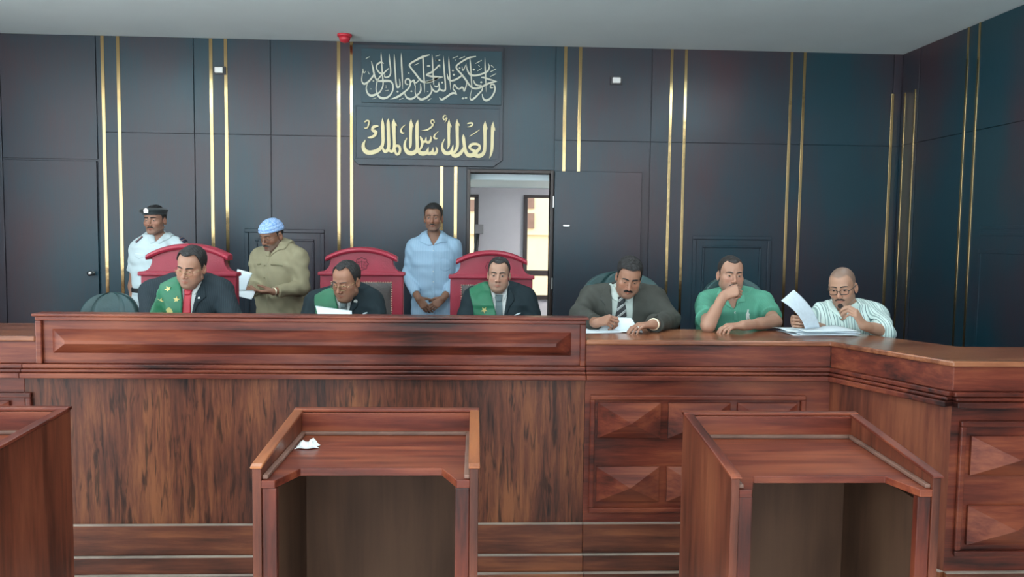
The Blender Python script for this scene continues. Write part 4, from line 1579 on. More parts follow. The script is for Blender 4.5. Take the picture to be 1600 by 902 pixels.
def rotm(yaw, nod, roll):
    cz, sz = math.cos(yaw), math.sin(yaw)
    cx, sx = math.cos(nod), math.sin(nod)
    cy, sy = math.cos(roll), math.sin(roll)
    Rz = np.array([[cz, -sz, 0], [sz, cz, 0], [0, 0, 1]])
    Rx = np.array([[1, 0, 0], [0, cx, -sx], [0, sx, cx]])
    Ry = np.array([[cy, 0, sy], [0, 1, 0], [-sy, 0, cy]])
    return Rz @ Ry @ Rx


def unit(v):
    v = np.array(v, float)
    return v / (np.linalg.norm(v) + 1e-9)


def elbow_of(S, W, hint, l1=.30, l2=.265):
    S, W = np.array(S), np.array(W)
    d = W - S
    L = np.linalg.norm(d)
    if L > .985 * (l1 + l2):
        k = L / (.985 * (l1 + l2))
        l1, l2 = l1 * k, l2 * k
    a = (l1 * l1 - l2 * l2 + L * L) / (2 * L)
    hgt = math.sqrt(max(0, l1 * l1 - a * a))
    u = d / L
    p = np.array(hint, float) - u * (np.array(hint) @ u)
    return S + u * a + unit(p) * hgt


FL = {'i': (.045, .026, .020), 'm': (.049, .030, .021), 'r': (.045, .028, .021), 'p': (.035, .021, .019)}


def hand_bones(W, f, n, side, curl, spread=.10, thumb=(.5, .35, .3), sc=1.):
    """bones of one hand. f: towards the fingers, n: way the palm faces; curl: 4 x (mcp, pip, dip) radians"""
    W, f = np.array(W, float), unit(f)
    n = np.array(n, float)
    n = unit(n - f * (n @ f))
    t = np.cross(f, n) * (1 if side == 'R' else -1)
    out = []
    tips = []
    for q, (key, off, ln, r) in enumerate((('i', .028, .089, .0092), ('m', .009, .092, .0094), ('r', -.010, .087, .0088), ('p', -.027, .079, .0078))):
        kn = W + (f * ln + t * off) * sc - n * .003 * sc
        out.append(('palm', W + (f * .012 + t * off * .62) * sc, kn, .0150 * sc, .0118 * sc))
        d0 = unit(f + t * spread * (1.5 - q) * .55)
        ang = 0
        p = kn
        for s_ in range(3):
            ang += curl[q][s_]
            dv = d0 * math.cos(ang) + n * math.sin(ang)
            e = p + dv * FL[key][s_] * sc
            out.append(('fing', p, e, (r - .0007 * s_) * sc, (r - .0007 * (s_ + 1)) * sc))
            p = e
        tips.append(p)
    b = W + (f * .018 + t * .020 + n * .008) * sc
    d = unit(f * .68 + t * (.35 + thumb[0]) + n * .35)
    e = b + d * .046 * sc
    out.append(('palm', b, e, .0160 * sc, .0125 * sc))
    d = unit(d + f * thumb[1] - t * thumb[2] * .6 + n * thumb[2] * .5)
    g = e + d * .034 * sc
    out.append(('fing', e, g, .0108 * sc, .0098 * sc))
    d = unit(d - t * thumb[2] * .5 + f * .2 + n * thumb[2] * .3)
    g2 = g + d * .028 * sc
    out.append(('fing', g, g2, .0100 * sc, .0080 * sc))
    tips.append(g2)
    return out, t, tips


def star_poly(n, r0, r1, rot=PI / 2):
    return [((r0 if i % 2 == 0 else r1) * math.cos(rot + i * PI / n), (r0 if i % 2 == 0 else r1) * math.sin(rot + i * PI / n)) for i in range(2 * n)]


SKIN = attr_mat('skin', rough=.48, sub=.12, bump=.04, bscale=260.)
HAIRM = {}


def hair_mat(c):
    key = 'hair_%d_%d_%d' % tuple(int(v * 999) for v in c)
    return plain(key, c, rough=.55, bump=.6, bscale=320., var=.35, vscale=60.)


EYE = attr_mat('eyeball', rough=.12, spec=.6)
METALRIM = plain('thin_gold_rim', (.55, .42, .22), rough=.25, metal=1.)
DARKRIM = plain('black_rim', (.02, .018, .018), rough=.35)
LENS, N_, L_, B_ = newmat('spectacle_lens')
B_.inputs['Base Color'].default_value = (1, 1, 1, 1)
B_.inputs['Roughness'].default_value = .03
B_.inputs['Transmission Weight'].default_value = 1
B_.inputs['IOR'].default_value = 1.03
SHOE = plain('black_shoe_leather', (.02, .018, .016), rough=.35)


class Person:
    """one figure: a continuous body mesh, with hair and clothing as its children.
    Pixel helpers give points at a true distance; everything is stored in the figure's own frame."""

    def __init__(s, label, root, face=0., skin=(.36, .185, .115), group=None, seated=True):
        s.root = np.array([root[0], root[1], DAIS])
        s.face = face
        s.o = thing('person', s.root, label, 'person', group, rz=face)
        s.skin = skin
        s.seated = seated
        c, sn = math.cos(-face), math.sin(-face)
        s.Ri = np.array([[c, -sn, 0], [sn, c, 0], [0, 0, 1]])

    def L(s, px, py, Y):
        return s.Ri @ (at(px, py, Y) - s.root)

    def poly(s, pts, Y):
        q = [s.L(px, py, Y) for px, py in pts]
        return [(v[0], v[2]) for v in q]

    def dirl(s, v):
        return s.Ri @ np.array(v, float)

    def torso(s, N, hip, bulk=1., belly=0., depth=1.):
        """sections from the hips to the base of the neck"""
        s.N, s.hip = np.array(N), np.array(hip)
        b = bulk
        fr = [(0, .165, .118, 0), (.18, .168, .120 + .02 * belly, 0), (.42, .160 + .012 * belly, .115 + .035 * belly, -.01), (.66, .172, .120 + .015 * belly, -.012), (.83, .170, .112, -.006), (.93, .125, .088, .0), (1.0, .066, .062, 0)]
        s.secs = []
        for f, rx, ry, dy in fr:
            p = s.hip + (s.N - s.hip) * f
            # the back bends forward more near the top
            yb = s.hip[1] + (s.N[1] - s.hip[1]) * f ** 1.5
            s.secs.append((p[2], p[0], yb + dy, rx * b, ry * b * depth))

    def limbs(s, SR, SL, WR, WL, ER=None, EL=None, hR=(-.6, .3, -1), hL=(.6, .3, -1), l1=.30, l2=.265):
        s.S = {'R': np.array(SR), 'L': np.array(SL)}
        s.W = {'R': np.array(WR), 'L': np.array(WL)}
        s.E = {'R': np.array(ER) if ER is not None else elbow_of(SR, WR, hR, l1, l2), 'L': np.array(EL) if EL is not None else elbow_of(SL, WL, hL, l1, l2)}

    def upper(s, F, e=0., sleeve=1.0, ea=0., k=.03, arms=True, cuff=True):
        arm_r = s.arm_r
        F.loft(s.secs, e, k=.02)
        for q in 'RL':
            S, E, W = s.S[q], s.E[q], s.W[q]
            sg = np.sign(S[0] - s.N[0])
            F.cone(s.N + np.array([sg * .035, .012, -.012]), S + np.array([-sg * .012, .006, .012]), .048 + e, .046 + e, k=.035)
            F.cone(s.N + np.array([sg * .05, .0, -.09]), S + np.array([-sg * .03, 0, -.03]), .075 + e, .058 + e, k=.035)
            F.cone(S + np.array([-sg * .045, -.01, -.05]), s.secs[3][1] * np.array([1, 0, 0]) + np.array([sg * .10, s.secs[3][2], s.secs[3][0]]), .062 + e, .06 + e, k=.03)
            if not arms:
                continue
            ru, re, rw = .053 * arm_r, .042 * arm_r, .0275 * arm_r
            if sleeve <= 1:      # short sleeve: part of the upper arm
                if sleeve > 0 and sleeve < 1:
                    M = S + (E - S) * sleeve
                    F.cone(S, M, ru + ea, (ru + (re - ru) * sleeve) + ea + .006, k=.03, cap='b' if cuff else None)
                elif sleeve == 1:
                    F.cone(S, E, ru + ea, re + ea, k=.03)
            else:
                f = sleeve - 1
                F.cone(S, E, ru + ea, re + ea, k=.03)
                M = E + (W - E) * f
                F.cone(E, M, re + ea, re + (rw - re) * f + ea, k=.02, cap='b' if (cuff and f < 1) else None)

    def head(s, pos, yaw=0, nod=0, roll=0, sc=1., **h):
        s.h = h
        s.hp = np.array(pos)
        s.hR = rotm(yaw, nod, roll)
        s.hs = sc

    def to_head(s, X, Y, Z):
        x, y, z = (X - s.hp[0]) / s.hs, (Y - s.hp[1]) / s.hs, (Z - s.hp[2]) / s.hs
        R = s.hR
        return (x * R[0, 0] + y * R[1, 0] + z * R[2, 0], x * R[0, 1] + y * R[1, 1] + z * R[2, 1], x * R[0, 2] + y * R[1, 2] + z * R[2, 2])

    def from_head(s, V):
        return (np.asarray(V) * s.hs) @ s.hR.T + s.hp

    def hands(s, R=None, L=None):
        s.hb = {'R': R, 'L': L}
        for q in s.hb.values():
            if q:
                q.setdefault('sc', .87)

    # ---- body
    def body(s, arm_r=1., neck_r=1.):
        sk = s.skin
        hp = s.hp
        hb = [hp - .15 * s.hs, hp + .15 * s.hs]
        fine = [[], [], []]
        for i in range(3):
            fine[i].append((hb[0][i], hb[1][i], .0027))
        bones = []
        s.handinfo = {}
        for q in 'RL':
            if s.hb.get(q):
                kw = dict(s.hb[q])
                bs, t, tips = hand_bones(s.W[q], kw.pop('f'), kw.pop('n'), q, kw.pop('curl'), **kw)
                bones.append((q, bs))
                s.handinfo[q] = (t, tips, bs)
                pts = np.array([b[1] for b in bs] + [b[2] for b in bs])
                lo, hi = pts.min(0) - .015, pts.max(0) + .015
                for i in range(3):
                    fine[i].append((lo[i], hi[i], .0032))
        allp = np.array([s.N, s.hip, hb[0], hb[1]] + [s.S[q] for q in 'RL'] + [s.E[q] for q in 'RL'] + [s.W[q] for q in 'RL'] + [b[2] for _, bs in bones for b in bs])
        lo, hi = allp.min(0) - .09, allp.max(0) + .09
        lo[0], hi[0] = min(lo[0], -.22), max(hi[0], .22)
        lo[1], hi[1] = min(lo[1], -.58 if s.seated else -.2), max(hi[1], .2)
        lo[2] = .0
        zf = s.secs[2][0] - .05
        F = Field(lo, hi, .0075, fine, hz=lambda z: .016 if z < zf else .0075)
        s.arm_r = arm_r
        s.upper(F, 0, sleeve=2, cuff=False)
        for q in 'RL':
            E, W = s.E[q], s.W[q]
            F.cone(E + (W - E) * .08, E + (W - E) * .5, .040 * arm_r, .034 * arm_r, k=.02)
        # legs
        for sg in (-1, 1):
            h0 = s.hip + np.array([sg * .09, 0, -.02])
            if s.seated:
                kn = np.array([s.hip[0] + sg * .13, s.hip[1] - .42, s.hip[2] - .03])
                an = np.array([kn[0], kn[1] - .02, .08])
            else:
                kn = np.array([s.hip[0] + sg * .10, s.hip[1] - .01, s.hip[2] * .53])
                an = np.array([s.hip[0] + sg * .11, s.hip[1] + .02, .08])
            F.cone(h0, kn, .085, .056, k=.03)
            F.cone(kn, an, .055, .038, k=.02)
            F.cone(an, an + np.array([0, -.13, -.045]), .036, .03, k=.02)
            s.__dict__.setdefault('legs', []).append((h0, kn, an))
        # neck
        nb = s.from_head([(0, .022, -.050)])[0]
        s.neck_top = nb
        F.cone(s.N + np.array([0, .0, -.03]), nb, .058 * neck_r, .050 * neck_r * s.hs, k=.03)
        for q, bs in bones:
            F.cone(s.E[q] + (s.W[q] - s.E[q]) * .8, s.W[q], .030 * arm_r, .0265 * arm_r, k=.015)
            T = Field(np.array([b[1] for b in bs] + [b[2] for b in bs]).min(0) - .05, np.array([b[1] for b in bs] + [b[2] for b in bs]).max(0) + .05, .01)
            # hand first in its own small field on the body's grid so the fingers stay apart
            pm = [b for b in bs if b[0] == 'palm']
            fg = [b for b in bs if b[0] == 'fing']
            for b in pm:
                F.cone(b[1], b[2], b[3], b[4], k=.012)
            for b in fg:
                F.cone(b[1], b[2], b[3], b[4], k=.0035)

        def fn(X, Y, Z):
            x, y, z = s.to_head(X, Y, Z)
            return head_sd(x, y, z, s.h) * s.hs
        F.put(fn, hp - .125 * s.hs, hp + .135 * s.hs, k=.02)
        V, Fc = surface(F.D, F.ax)
        x, y, z = s.to_head(V[:, 0], V[:, 1], V[:, 2])
        C = np.repeat(np.array(sk)[None, :], len(V), 0)
        m = (x ** 2 + y ** 2 + (z * .8) ** 2) < .13 ** 2
        C[m] = head_cols(x[m], y[m], z[m], s.h, sk)
        # finger nails and knuckles
        for q, (t, tips, bs) in s.handinfo.items():
            for b in bs:
                if b[0] == 'fing':
                    dk = np.linalg.norm(V - b[1], axis=1)
                    C *= (1 - .12 * np.exp(-(dk / .007) ** 2))[:, None] * np.array([1, 1, 1])
        np_mesh('body', V, Fc, SKIN, s.o, C)
        # eyes
        gz = s.h.get('gaze', (0, 0))
        for sg in (-1, 1):
            n1, n2 = 20, 28
            vs, cs, fs = [], [], []
            g = unit((math.sin(gz[0]), -1, math.sin(gz[1])))
            for i in range(n1 + 1):
                for j in range(n2):
                    th, ph = PI * i / n1, 2 * PI * j / n2
                    v = np.array([math.sin(th) * math.cos(ph), -math.cos(th), math.sin(th) * math.sin(ph)])
                    vs.append(v * .0124 + np.array([sg * .031, -.0705, .0005]))
                    a = math.acos(max(-1, min(1, float(v @ g))))
                    cs.append((.006, .005, .005) if a < .20 else (.045, .022, .012) if a < .52 else (.36, .32, .29))
            for i in range(n1):
                for j in range(n2):
                    fs.append((i * n2 + j, i * n2 + (j + 1) % n2, (i + 1) * n2 + (j + 1) % n2, (i + 1) * n2 + j))
            np_mesh('eye', s.from_head(vs), np.array(fs), EYE, s.o, np.array(cs))

    def head_part(s, name, fn, lo, hi, mat, h=.0025, cols=None, label=None, parent=None):
        """a mesh grown in head coordinates: fn(x, y, z) -> distance"""
        ax = [np.arange(lo[i], hi[i] + h, h).astype(np.float32) for i in range(3)]
        D = fn(ax[0].reshape(-1, 1, 1), ax[1].reshape(1, -1, 1), ax[2].reshape(1, 1, -1)).astype(np.float32)
        D = np.broadcast_to(D, [len(a) for a in ax]).copy()
        V, Fc = surface(D, ax)
        if len(V) == 0:
            return None
        o = np_mesh(name, s.from_head(V), Fc, mat, parent or s.o, label=label)
        return o

    def hair(s, col, thick=.010, top=0., wave=.002):
        h = s.h

        def fn(x, y, z):
            d = skull(x, y, z, h)
            g = hair_line(x + 0 * y, y + 0 * x, h)
            th = thick + top * sstep(.03, .11, z) + wave * np.sin(170 * x + 3 * np.sin(90 * y)) * np.sin(140 * y + 60 * z)
            side = sstep(.09, .02, z) * sstep(.06, .075, np.abs(x))
            d = d - th + side * (thick * .45)
            return smax(d, (g - z) * .8, .006)
        s.head_part('hair', fn, (-.1, -.11, -.08), (.1, .135, .155), hair_mat(col))

    def facial(s, col, brow=1., moust=0., beard=None):
        h = s.h
        bt = h.get('browz', 0.)

        def fb(x, y, z):
            ax = np.abs(x)
            q = head_sd(x, y, z, h) - .0026
            zc = .0205 + bt + .0035 * np.sin(np.clip((ax - .010) / .042, 0, 1) * PI * .9) - h.get('frown', 0) * .0035 * np.clip((.03 - ax) / .02, 0, 1)
            wdt = .0040 * brow * np.interp(ax, [.008, .02, .040, .052], [.8, 1.1, .9, .35])
            r = np.maximum(np.abs(z - zc) - wdt, np.maximum(.009 - ax, ax - .051))
            return np.maximum(q, np.maximum(r, y + .02))
        s.head_part('eyebrows', fb, (-.06, -.11, -.0), (.06, -.03, .045), hair_mat(col), h=.0019)
        if moust:
            def fm(x, y, z):
                ax = np.abs(x)
                q = head_sd(x, y, z, h) - .0045 * min(1, moust) - .001
                zc = np.interp(ax, [0, .012, .030], [-.0555, -.0555, -.0635])
                r = np.maximum(np.abs(z - zc) - np.interp(ax, [0, .02, .030], [.0045, .0055, .0025]) * (.7 + .3 * moust), ax - .0295)
                return np.maximum(q, np.maximum(r, y + .04))
            s.head_part('moustache', fm, (-.045, -.12, -.085), (.045, -.03, -.035), hair_mat(col), h=.0019)
        if beard:
            def fg(x, y, z):
                ax = np.abs(x)
                q = head_sd(x, y, z, h) - .0035
                r = np.maximum(np.sqrt((x / 1.0) ** 2 + ((z + .098) * .9) ** 2) - beard, z + .083)
                return np.maximum(q, np.maximum(r, y + .03))
            s.head_part('goatee', fg, (-.06, -.12, -.135), (.06, -.01, -.05), hair_mat(col), h=.0022)

    def glasses(s, mat, w=.024, hgt=.017, r=.0012, y=-.1005, z=-.004, drop=0.):
        mb_v, mb_f = [], []
        m = MB()
        hfr = lambda sg: [(sg * .0325 + w * math.copysign(abs(math.cos(a)) ** .6, math.cos(a)), y + .012 * ((sg * .0325 + w * math.cos(a)) / .06) ** 2, z + hgt * math.copysign(abs(math.sin(a)) ** .7, math.sin(a)) - drop) for a in np.linspace(0, 2 * PI, 28, endpoint=False)]
        for sg in (-1, 1):
            m.tube(hfr(sg), r, n=6, closed=True)
        m.tube([(-.0095, y, z + .003 - drop), (0, y - .003, z + .006 - drop), (.0095, y, z + .003 - drop)], r, n=6)
        for sg in (-1, 1):
            m.tube([(sg * .056, y + .010, z + .004 - drop), (sg * .070, y + .03, z + .006), (sg * .0795, .0, .010), (sg * .0815, .02, .008), (sg * .080, .032, -.010)], r, n=6)
        me_v = s.from_head(m.v)
        me = bpy.data.meshes.new('glasses')
        me.from_pydata(me_v.tolist(), [], m.f)
        o = link_mesh('glasses', me, mat, s.o, smooth=True)
        m2 = MB()
        for sg in (-1, 1):
            p = hfr(sg)
            m2.prism(p, (0, .0008, 0))
        me = bpy.data.meshes.new('lens')
        me.from_pydata(s.from_head(m2.v).tolist(), [], m2.f)
        link_mesh('lens', me, LENS, o)
        return o

    # ---- clothes
    def cloth_field(s, h=.005, pad=.10, zlo=None):
        pts = np.array([s.N + [0, 0, .08]] + [s.S[q] for q in 'RL'] + [s.E[q] for q in 'RL'] + [s.W[q] for q in 'RL'] + [[s.secs[0][1] - .2, s.secs[0][2] - .16, s.secs[0][0]], [s.secs[0][1] + .2, s.secs[0][2] + .16, s.secs[0][0]]])
        lo, hi = pts.min(0) - pad, pts.max(0) + pad
        lo[2] = (s.secs[0][0] - .06) if zlo is None else min(zlo, pts[:, 2].min() - .07)
        return Field(lo, hi, h)

    def folds(s, F, amp=.004, fr=1.):
        X, Y, Z = F.grids([0, 0, 0], list(F.D.shape))
        s0 = s.N[0] * 10
        F.D += (amp * np.sin(23 * fr * X + 31 * fr * Z + 2.0 * np.sin(19 * fr * Y + 11 * X + s0)) * np.sin(17 * fr * Z - 13 * fr * X + 1.7 * np.sin(27 * fr * Z + 9 * Y)) + amp * .5 * np.sin(61 * fr * Z + 37 * X + 2 * np.sin(33 * X + s0)) * np.sin(29 * X + 41 * Y)).astype(np.float32)

    def collar_stand(s, F, r=.0665, h=.045):
        up = unit(s.neck_top - s.N)
        F.cone(s.N + up * -.03, s.N + up * h, r + .012, r * .92, k=.014, cap='b')

    def ps(s, F, poly):
        return poly_sd(poly, F.ax[0], F.ax[2])[:, None, :]

    def front(s, F, y=None):
        Y = F.ax[1].reshape(1, -1, 1)
        return Y - (s.N[1] if y is None else y)

    def mesh(s, name, D, F, mat, label=None, parent=None):
        D = np.broadcast_to(D, F.D.shape)
        V, Fc = surface(np.ascontiguousarray(D, dtype=np.float32), F.ax)
        if len(V) == 0:
            print('EMPTY', name)
            return None
        V, Fc = largest(V, Fc)
        return np_mesh(name, V, Fc, mat, parent or s.o, label=label)

    def layer(s, name, D, F, poly, t, mat, y=None, label=None, soft=.003):
        """a flat piece lying on the garment D, cut to an outline seen from the front"""
        d = smax(D - t, s.ps(F, poly), soft)
        d = np.maximum(d, s.front(F, y))
        d = np.maximum(d, -(D + .012))
        return s.mesh(name, d, F, mat, label)

    def surf_y(s, D, F, x, z):
        i = int(np.searchsorted(F.ax[0], x))
        k = int(np.searchsorted(F.ax[2], z))
        col = D[min(i, D.shape[0] - 1), :, min(k, D.shape[2] - 1)]
        j = np.nonzero(col < 0)[0]
        return float(F.ax[1][j[0]]) if len(j) else float(s.N[1] - .1)

    def badge(s, name, D, F, px, py, Y, poly2, mat, t=.004, label=None, lift=.003):
        """a small flat emblem pinned on the garment"""
        c = s.L(px, py, Y)
        y = s.surf_y(D, F, c[0], c[2]) - lift
        n = len(poly2)
        slope = 0
        vs = [(c[0] + a, y - t, c[2] + b) for a, b in poly2] + [(c[0] + a, y + .004, c[2] + b) for a, b in poly2]
        fs = [tuple(range(n)), tuple(range(n, 2 * n))[::-1]] + [(i, n + i, n + (i + 1) % n, (i + 1) % n) for i in range(n)]
        me = bpy.data.meshes.new(name)
        me.from_pydata([tuple(float(q) for q in v) for v in vs], [], fs)
        o = link_mesh(name, me, mat, s.o)
        if label:
            o['label'] = label
        return o

    def trousers(s, mat, hz=None):
        lo = np.array([s.hip[0] - .3, s.hip[1] - (.6 if s.seated else .25), .03])
        hi = np.array([s.hip[0] + .3, s.hip[1] + .25, s.hip[2] + .16])
        F = Field(lo, hi, .012)
        F.loft([q for q in s.secs[:2]] + [s.secs[2]], .012, k=.02)
        for h0, kn, an in s.legs:
            F.cone(h0, kn, .098, .070, k=.03)
            F.cone(kn, an + np.array([0, 0, -.01]), .069, .058, k=.02, cap='b')
        Z = F.ax[2].reshape(1, 1, -1)
        D = np.maximum(F.D, Z - (hz if hz is not None else s.hip[2] + .12))
        s.mesh('trousers', D, F, mat)
        for h0, kn, an in s.legs:
            F = Field(an + np.array([-.07, -.24, -.09]), an + np.array([.07, .1, .06]), .008)
            F.cone(an + np.array([0, .02, -.035]), an + np.array([0, -.15, -.048]), .042, .036, k=.02)
            F.cone(an + np.array([0, .01, .0]), an + np.array([0, .01, .03]), .046, .044, k=.02, cap='b')
            Z = F.ax[2].reshape(1, 1, -1)
            D = np.maximum(F.D, (0.003 - Z))
            s.mesh('shoe', D, F, SHOE)


def sheet(name, corners, label, nu=14, nv=10, bend=.0, wob=.0, thick=.0012, mat=None, group=None, cat='paper', parent=None):
    """a sheet of paper between four corner points (world), gently curled"""
    a, b, c, d = [np.array(p, float) for p in corners]     # a-b bottom edge, d-c top edge
    nrm = unit(np.cross(b - a, d - a))
    vs, fs = [], []
    for j in range(nv):
        v = j / (nv - 1)
        for i in range(nu):
            u = i / (nu - 1)
            p = (a * (1 - u) + b * u) * (1 - v) + (d * (1 - u) + c * u) * v
            p = p + nrm * (bend * 4 * v * (1 - v) + wob * math.sin(3 * u + 2.2 * v + len(label)) * v)
            vs.append(p)
    for j in range(nv - 1):
        for i in range(nu - 1):
            q = j * nu + i
            fs.append((q, q + 1, q + nu + 1, q + nu))
    me = bpy.data.meshes.new(name)
    ctr = (a + b + c + d) / 4
    me.from_pydata([tuple(map(float, p - ctr)) for p in vs], [], fs)
    o = link_mesh(name, me, mat or PAPER, None, smooth=True)
    o.location = ctr.tolist()
    so = o.modifiers.new('thick', 'SOLIDIFY')
    so.thickness = thick
    so.offset = 0
    tag(o, label, cat, group)
    return o
# ---------------------------------------------------------------- cloth colours
NAVY = plain('dark_navy_suiting', (.016, .028, .034), rough=.75, bump=.1, bscale=300., spec=.2)
NAVY_TEX = stripes('dark_blue_grey_pinstripe', (.014, .024, .031), [(.5, (.036, .050, .058)), (.62, (.014, .024, .031))], 95., (1, 0, .25), rough=.75)
CHAR = plain('charcoal_brown_suiting', (.058, .060, .052), rough=.8, bump=.1, bscale=300., spec=.2)
SHIRT_W = plain('white_shirt_cloth', (.62, .64, .62), rough=.8, var=.03, spec=.2)
SHIRT_G = plain('pale_grey_green_shirt_cloth', (.47, .53, .49), rough=.8, var=.03, spec=.2)
SASH = plain('emerald_satin', (.008, .140, .062), rough=.45, sheen=.1, var=.08)
TIE_RED = plain('red_satin_tie', (.50, .020, .040), rough=.45, var=.06)
TIE_GREY = plain('grey_tie', (.16, .20, .20), rough=.6, var=.1)
TIE_CHECK = stripes('blue_grey_checked_tie', (.10, .14, .15), [(.45, (.26, .32, .33)), (.6, (.10, .14, .15))], 160., (1, 0, .9))
TIE_STRIPE = stripes('dark_diagonal_striped_tie', (.035, .038, .040), [(.62, (.52, .54, .52)), (.76, (.035, .038, .040)), (.84, (.52, .54, .52)), (.93, (.035, .038, .040))], 26., (.75, 0, -.9))
POLICE = plain('white_uniform_cotton', (.58, .68, .70), rough=.85, var=.03, spec=.2)
KHAKI = plain('olive_khaki_cotton', (.310, .275, .175), rough=.85, var=.05, spec=.2)
KHAKI_D = plain('olive_khaki_seam', (.17, .15, .085), rough=.9)
BLUE = stripes('light_blue_fine_striped_cotton', (.30, .45, .60), [(.55, (.40, .56, .70)), (.9, (.30, .45, .60))], 120., (1, 0, 0))
POLO = stripes('sea_green_fine_striped_pique', (.088, .300, .205), [(.55, (.10, .32, .22)), (.9, (.088, .300, .205))], 90., (1, 0, .1))
POLO_P = plain('sea_green_collar', (.10, .33, .225), rough=.85, var=.05)
STRIPED = stripes('mint_white_shirt_with_grey_stripes', (.60, .72, .68), [(.22, (.10, .17, .17)), (.30, (.60, .72, .68)), (.50, (.27, .38, .36)), (.66, (.60, .72, .68)), (.82, (.06, .10, .12)), (.87, (.60, .72, .68))], 24., (1, .15, .05))
STRIPED_P = plain('mint_white_collar', (.62, .76, .71), rough=.85, var=.03)
TROUSER_D = plain('dark_trousers', (.03, .032, .036), rough=.85)
TROUSER_B = plain('faded_blue_trousers', (.10, .14, .20), rough=.85)
GOLDPIN = plain('gold_star_metal', (.75, .62, .25), rough=.35, metal=.6)
BUTTON = plain('pale_button', (.75, .75, .7), rough=.4)
HAIR_BLACK = (.012, .011, .011)
HAIR_GREY = (.035, .034, .033)


def suit(p, Yc, vpoly, mat, shirt, tie=None, tiemat=None, lapels=(), sleeve=1.86, knot=None, leaves=(), fold=.003):
    F1 = p.cloth_field(h=.005, pad=.08, zlo=p.N[2] - .32)
    p.upper(F1, e=.008, arms=False)
    p.collar_stand(F1, r=.062, h=.055)
    F = p.cloth_field(h=.005)
    p.upper(F, e=.023, sleeve=sleeve, ea=.021)
    p.folds(F, fold)
    v = p.ps(F, p.poly(vpoly, Yc))
    cut = np.maximum(v, p.front(F, p.N[1] + .02))
    p.mesh('jacket', smax(F.D, -cut, .004), F, mat)
    v1 = p.ps(F1, p.poly(vpoly, Yc)) - .035
    Z = F1.ax[2].reshape(1, 1, -1)
    Ds = np.maximum(F1.D, np.minimum(v1, p.N[2] - .01 - Z))
    p.mesh('shirt', Ds, F1, shirt)
    for lv in leaves:
        p.layer('shirt_collar', F1.D, F1, p.poly(lv, Yc), .009, shirt, y=p.N[1] + .03)
    if tie:
        p.layer('necktie', F1.D, F1, p.poly(tie, Yc), .008, tiemat, y=p.N[1])
    if knot:
        p.layer('tie_knot', F1.D, F1, p.poly(knot, Yc), .017, tiemat, y=p.N[1] - .01, soft=.008)
    for lp in lapels:
        p.layer('lapel', F.D, F, p.poly(lp, Yc), .006, mat, y=p.N[1] + .02)
    return F, F1


def star(p, F, px, py, Y, r, rot, mat=GOLDPIN):
    return p.badge('star_badge', F.D, F, px, py, Y, star_poly(5, r, r * .42, rot), mat, lift=.012)


REST = [(.25, .35, .25), (.3, .4, .25), (.35, .45, .3), (.4, .5, .3)]
GRIP = [(.7, .9, .5), (.8, .95, .5), (.9, 1.0, .6), (1.0, 1.0, .6)]
FIST = [(1.2, 1.5, 1.0), (1.25, 1.5, 1.0), (1.3, 1.5, 1.0), (1.35, 1.5, 1.0)]

# ================================================================ judge with the red tie
Y = 4.47
p = Person('seated judge with red tie and green sash, looking down through thin glasses', at(297, 437, Y), skin=(.40, .215, .145), group='people in the courtroom')
N = p.L(297, 440, Y)
p.torso(N, (N[0] * 1., .05, .58), bulk=1.0, belly=.8)
p.limbs(p.L(238, 458, Y), p.L(346, 457, Y), p.L(255, 503, 4.02), p.L(340, 503, 4.02))
p.head(p.L(299, 418, 4.37), yaw=-.13, nod=.26, roll=.12, sc=.86, full=1.06, jaw=1.08, chub=.7, eyeopen=.28, hairline=.093, recede=.010, stubble=.22, nosew=1.05)
p.hands(R=dict(f=p.dirl((.5, -1, -.05)), n=(0, 0, -1), curl=REST), L=dict(f=p.dirl((-.5, -1, -.05)), n=(0, 0, -1), curl=REST))
p.body(arm_r=.84, neck_r=1.05)
p.hair(HAIR_BLACK, thick=.009, top=.004)
p.facial(HAIR_BLACK, brow=.9)
p.glasses(METALRIM, w=.0235, hgt=.0135, r=.0009, drop=.006)
F, F1 = suit(p, Y - .1, [(279, 430), (312, 436), (307, 460), (301, 500), (287, 500), (286, 462), (279, 444)], NAVY_TEX, SHIRT_W,
             tie=[(288.5, 456), (299.5, 456), (301, 500), (287, 500)], tiemat=TIE_RED, knot=[(287, 450), (301, 451), (298.5, 461), (289.5, 461)],
             leaves=[[(277, 434), (282, 433), (289, 450), (286, 460), (279, 447)], [(312, 437), (306, 438), (299, 451), (304, 462), (311, 450)]],
             lapels=[[(312, 440), (320, 452), (323, 464), (313, 474), (303, 500), (301, 500), (307, 468)]])
p.layer('green_sash', F.D, F, p.poly([(246, 444), (262, 436), (277, 431), (280, 440), (285, 452), (288, 470), (289, 505), (251, 505), (249, 480), (245, 458)], Y - .1), .009, SASH, y=p.N[1] + .10)
for px, py, r, a in ((263.5, 452, .019, 2.0), (254, 470, .018, 1.2), (279.5, 467.5, .018, 2.7)):
    star(p, F, px, py, Y - .1, r, a)
p.badge('gold_emblem', F.D, F, 269, 486, Y - .1, [(-.014, -.022), (.014, -.022), (.020, .0), (.012, .016), (0, .024), (-.012, .016), (-.020, 0)], GOLDPIN, lift=.012)
p.badge('lapel_pin', F.D, F, 313, 465, Y - .1, star_poly(3, .007, .005), BUTTON, lift=.010)
p.trousers(TROUSER_D)

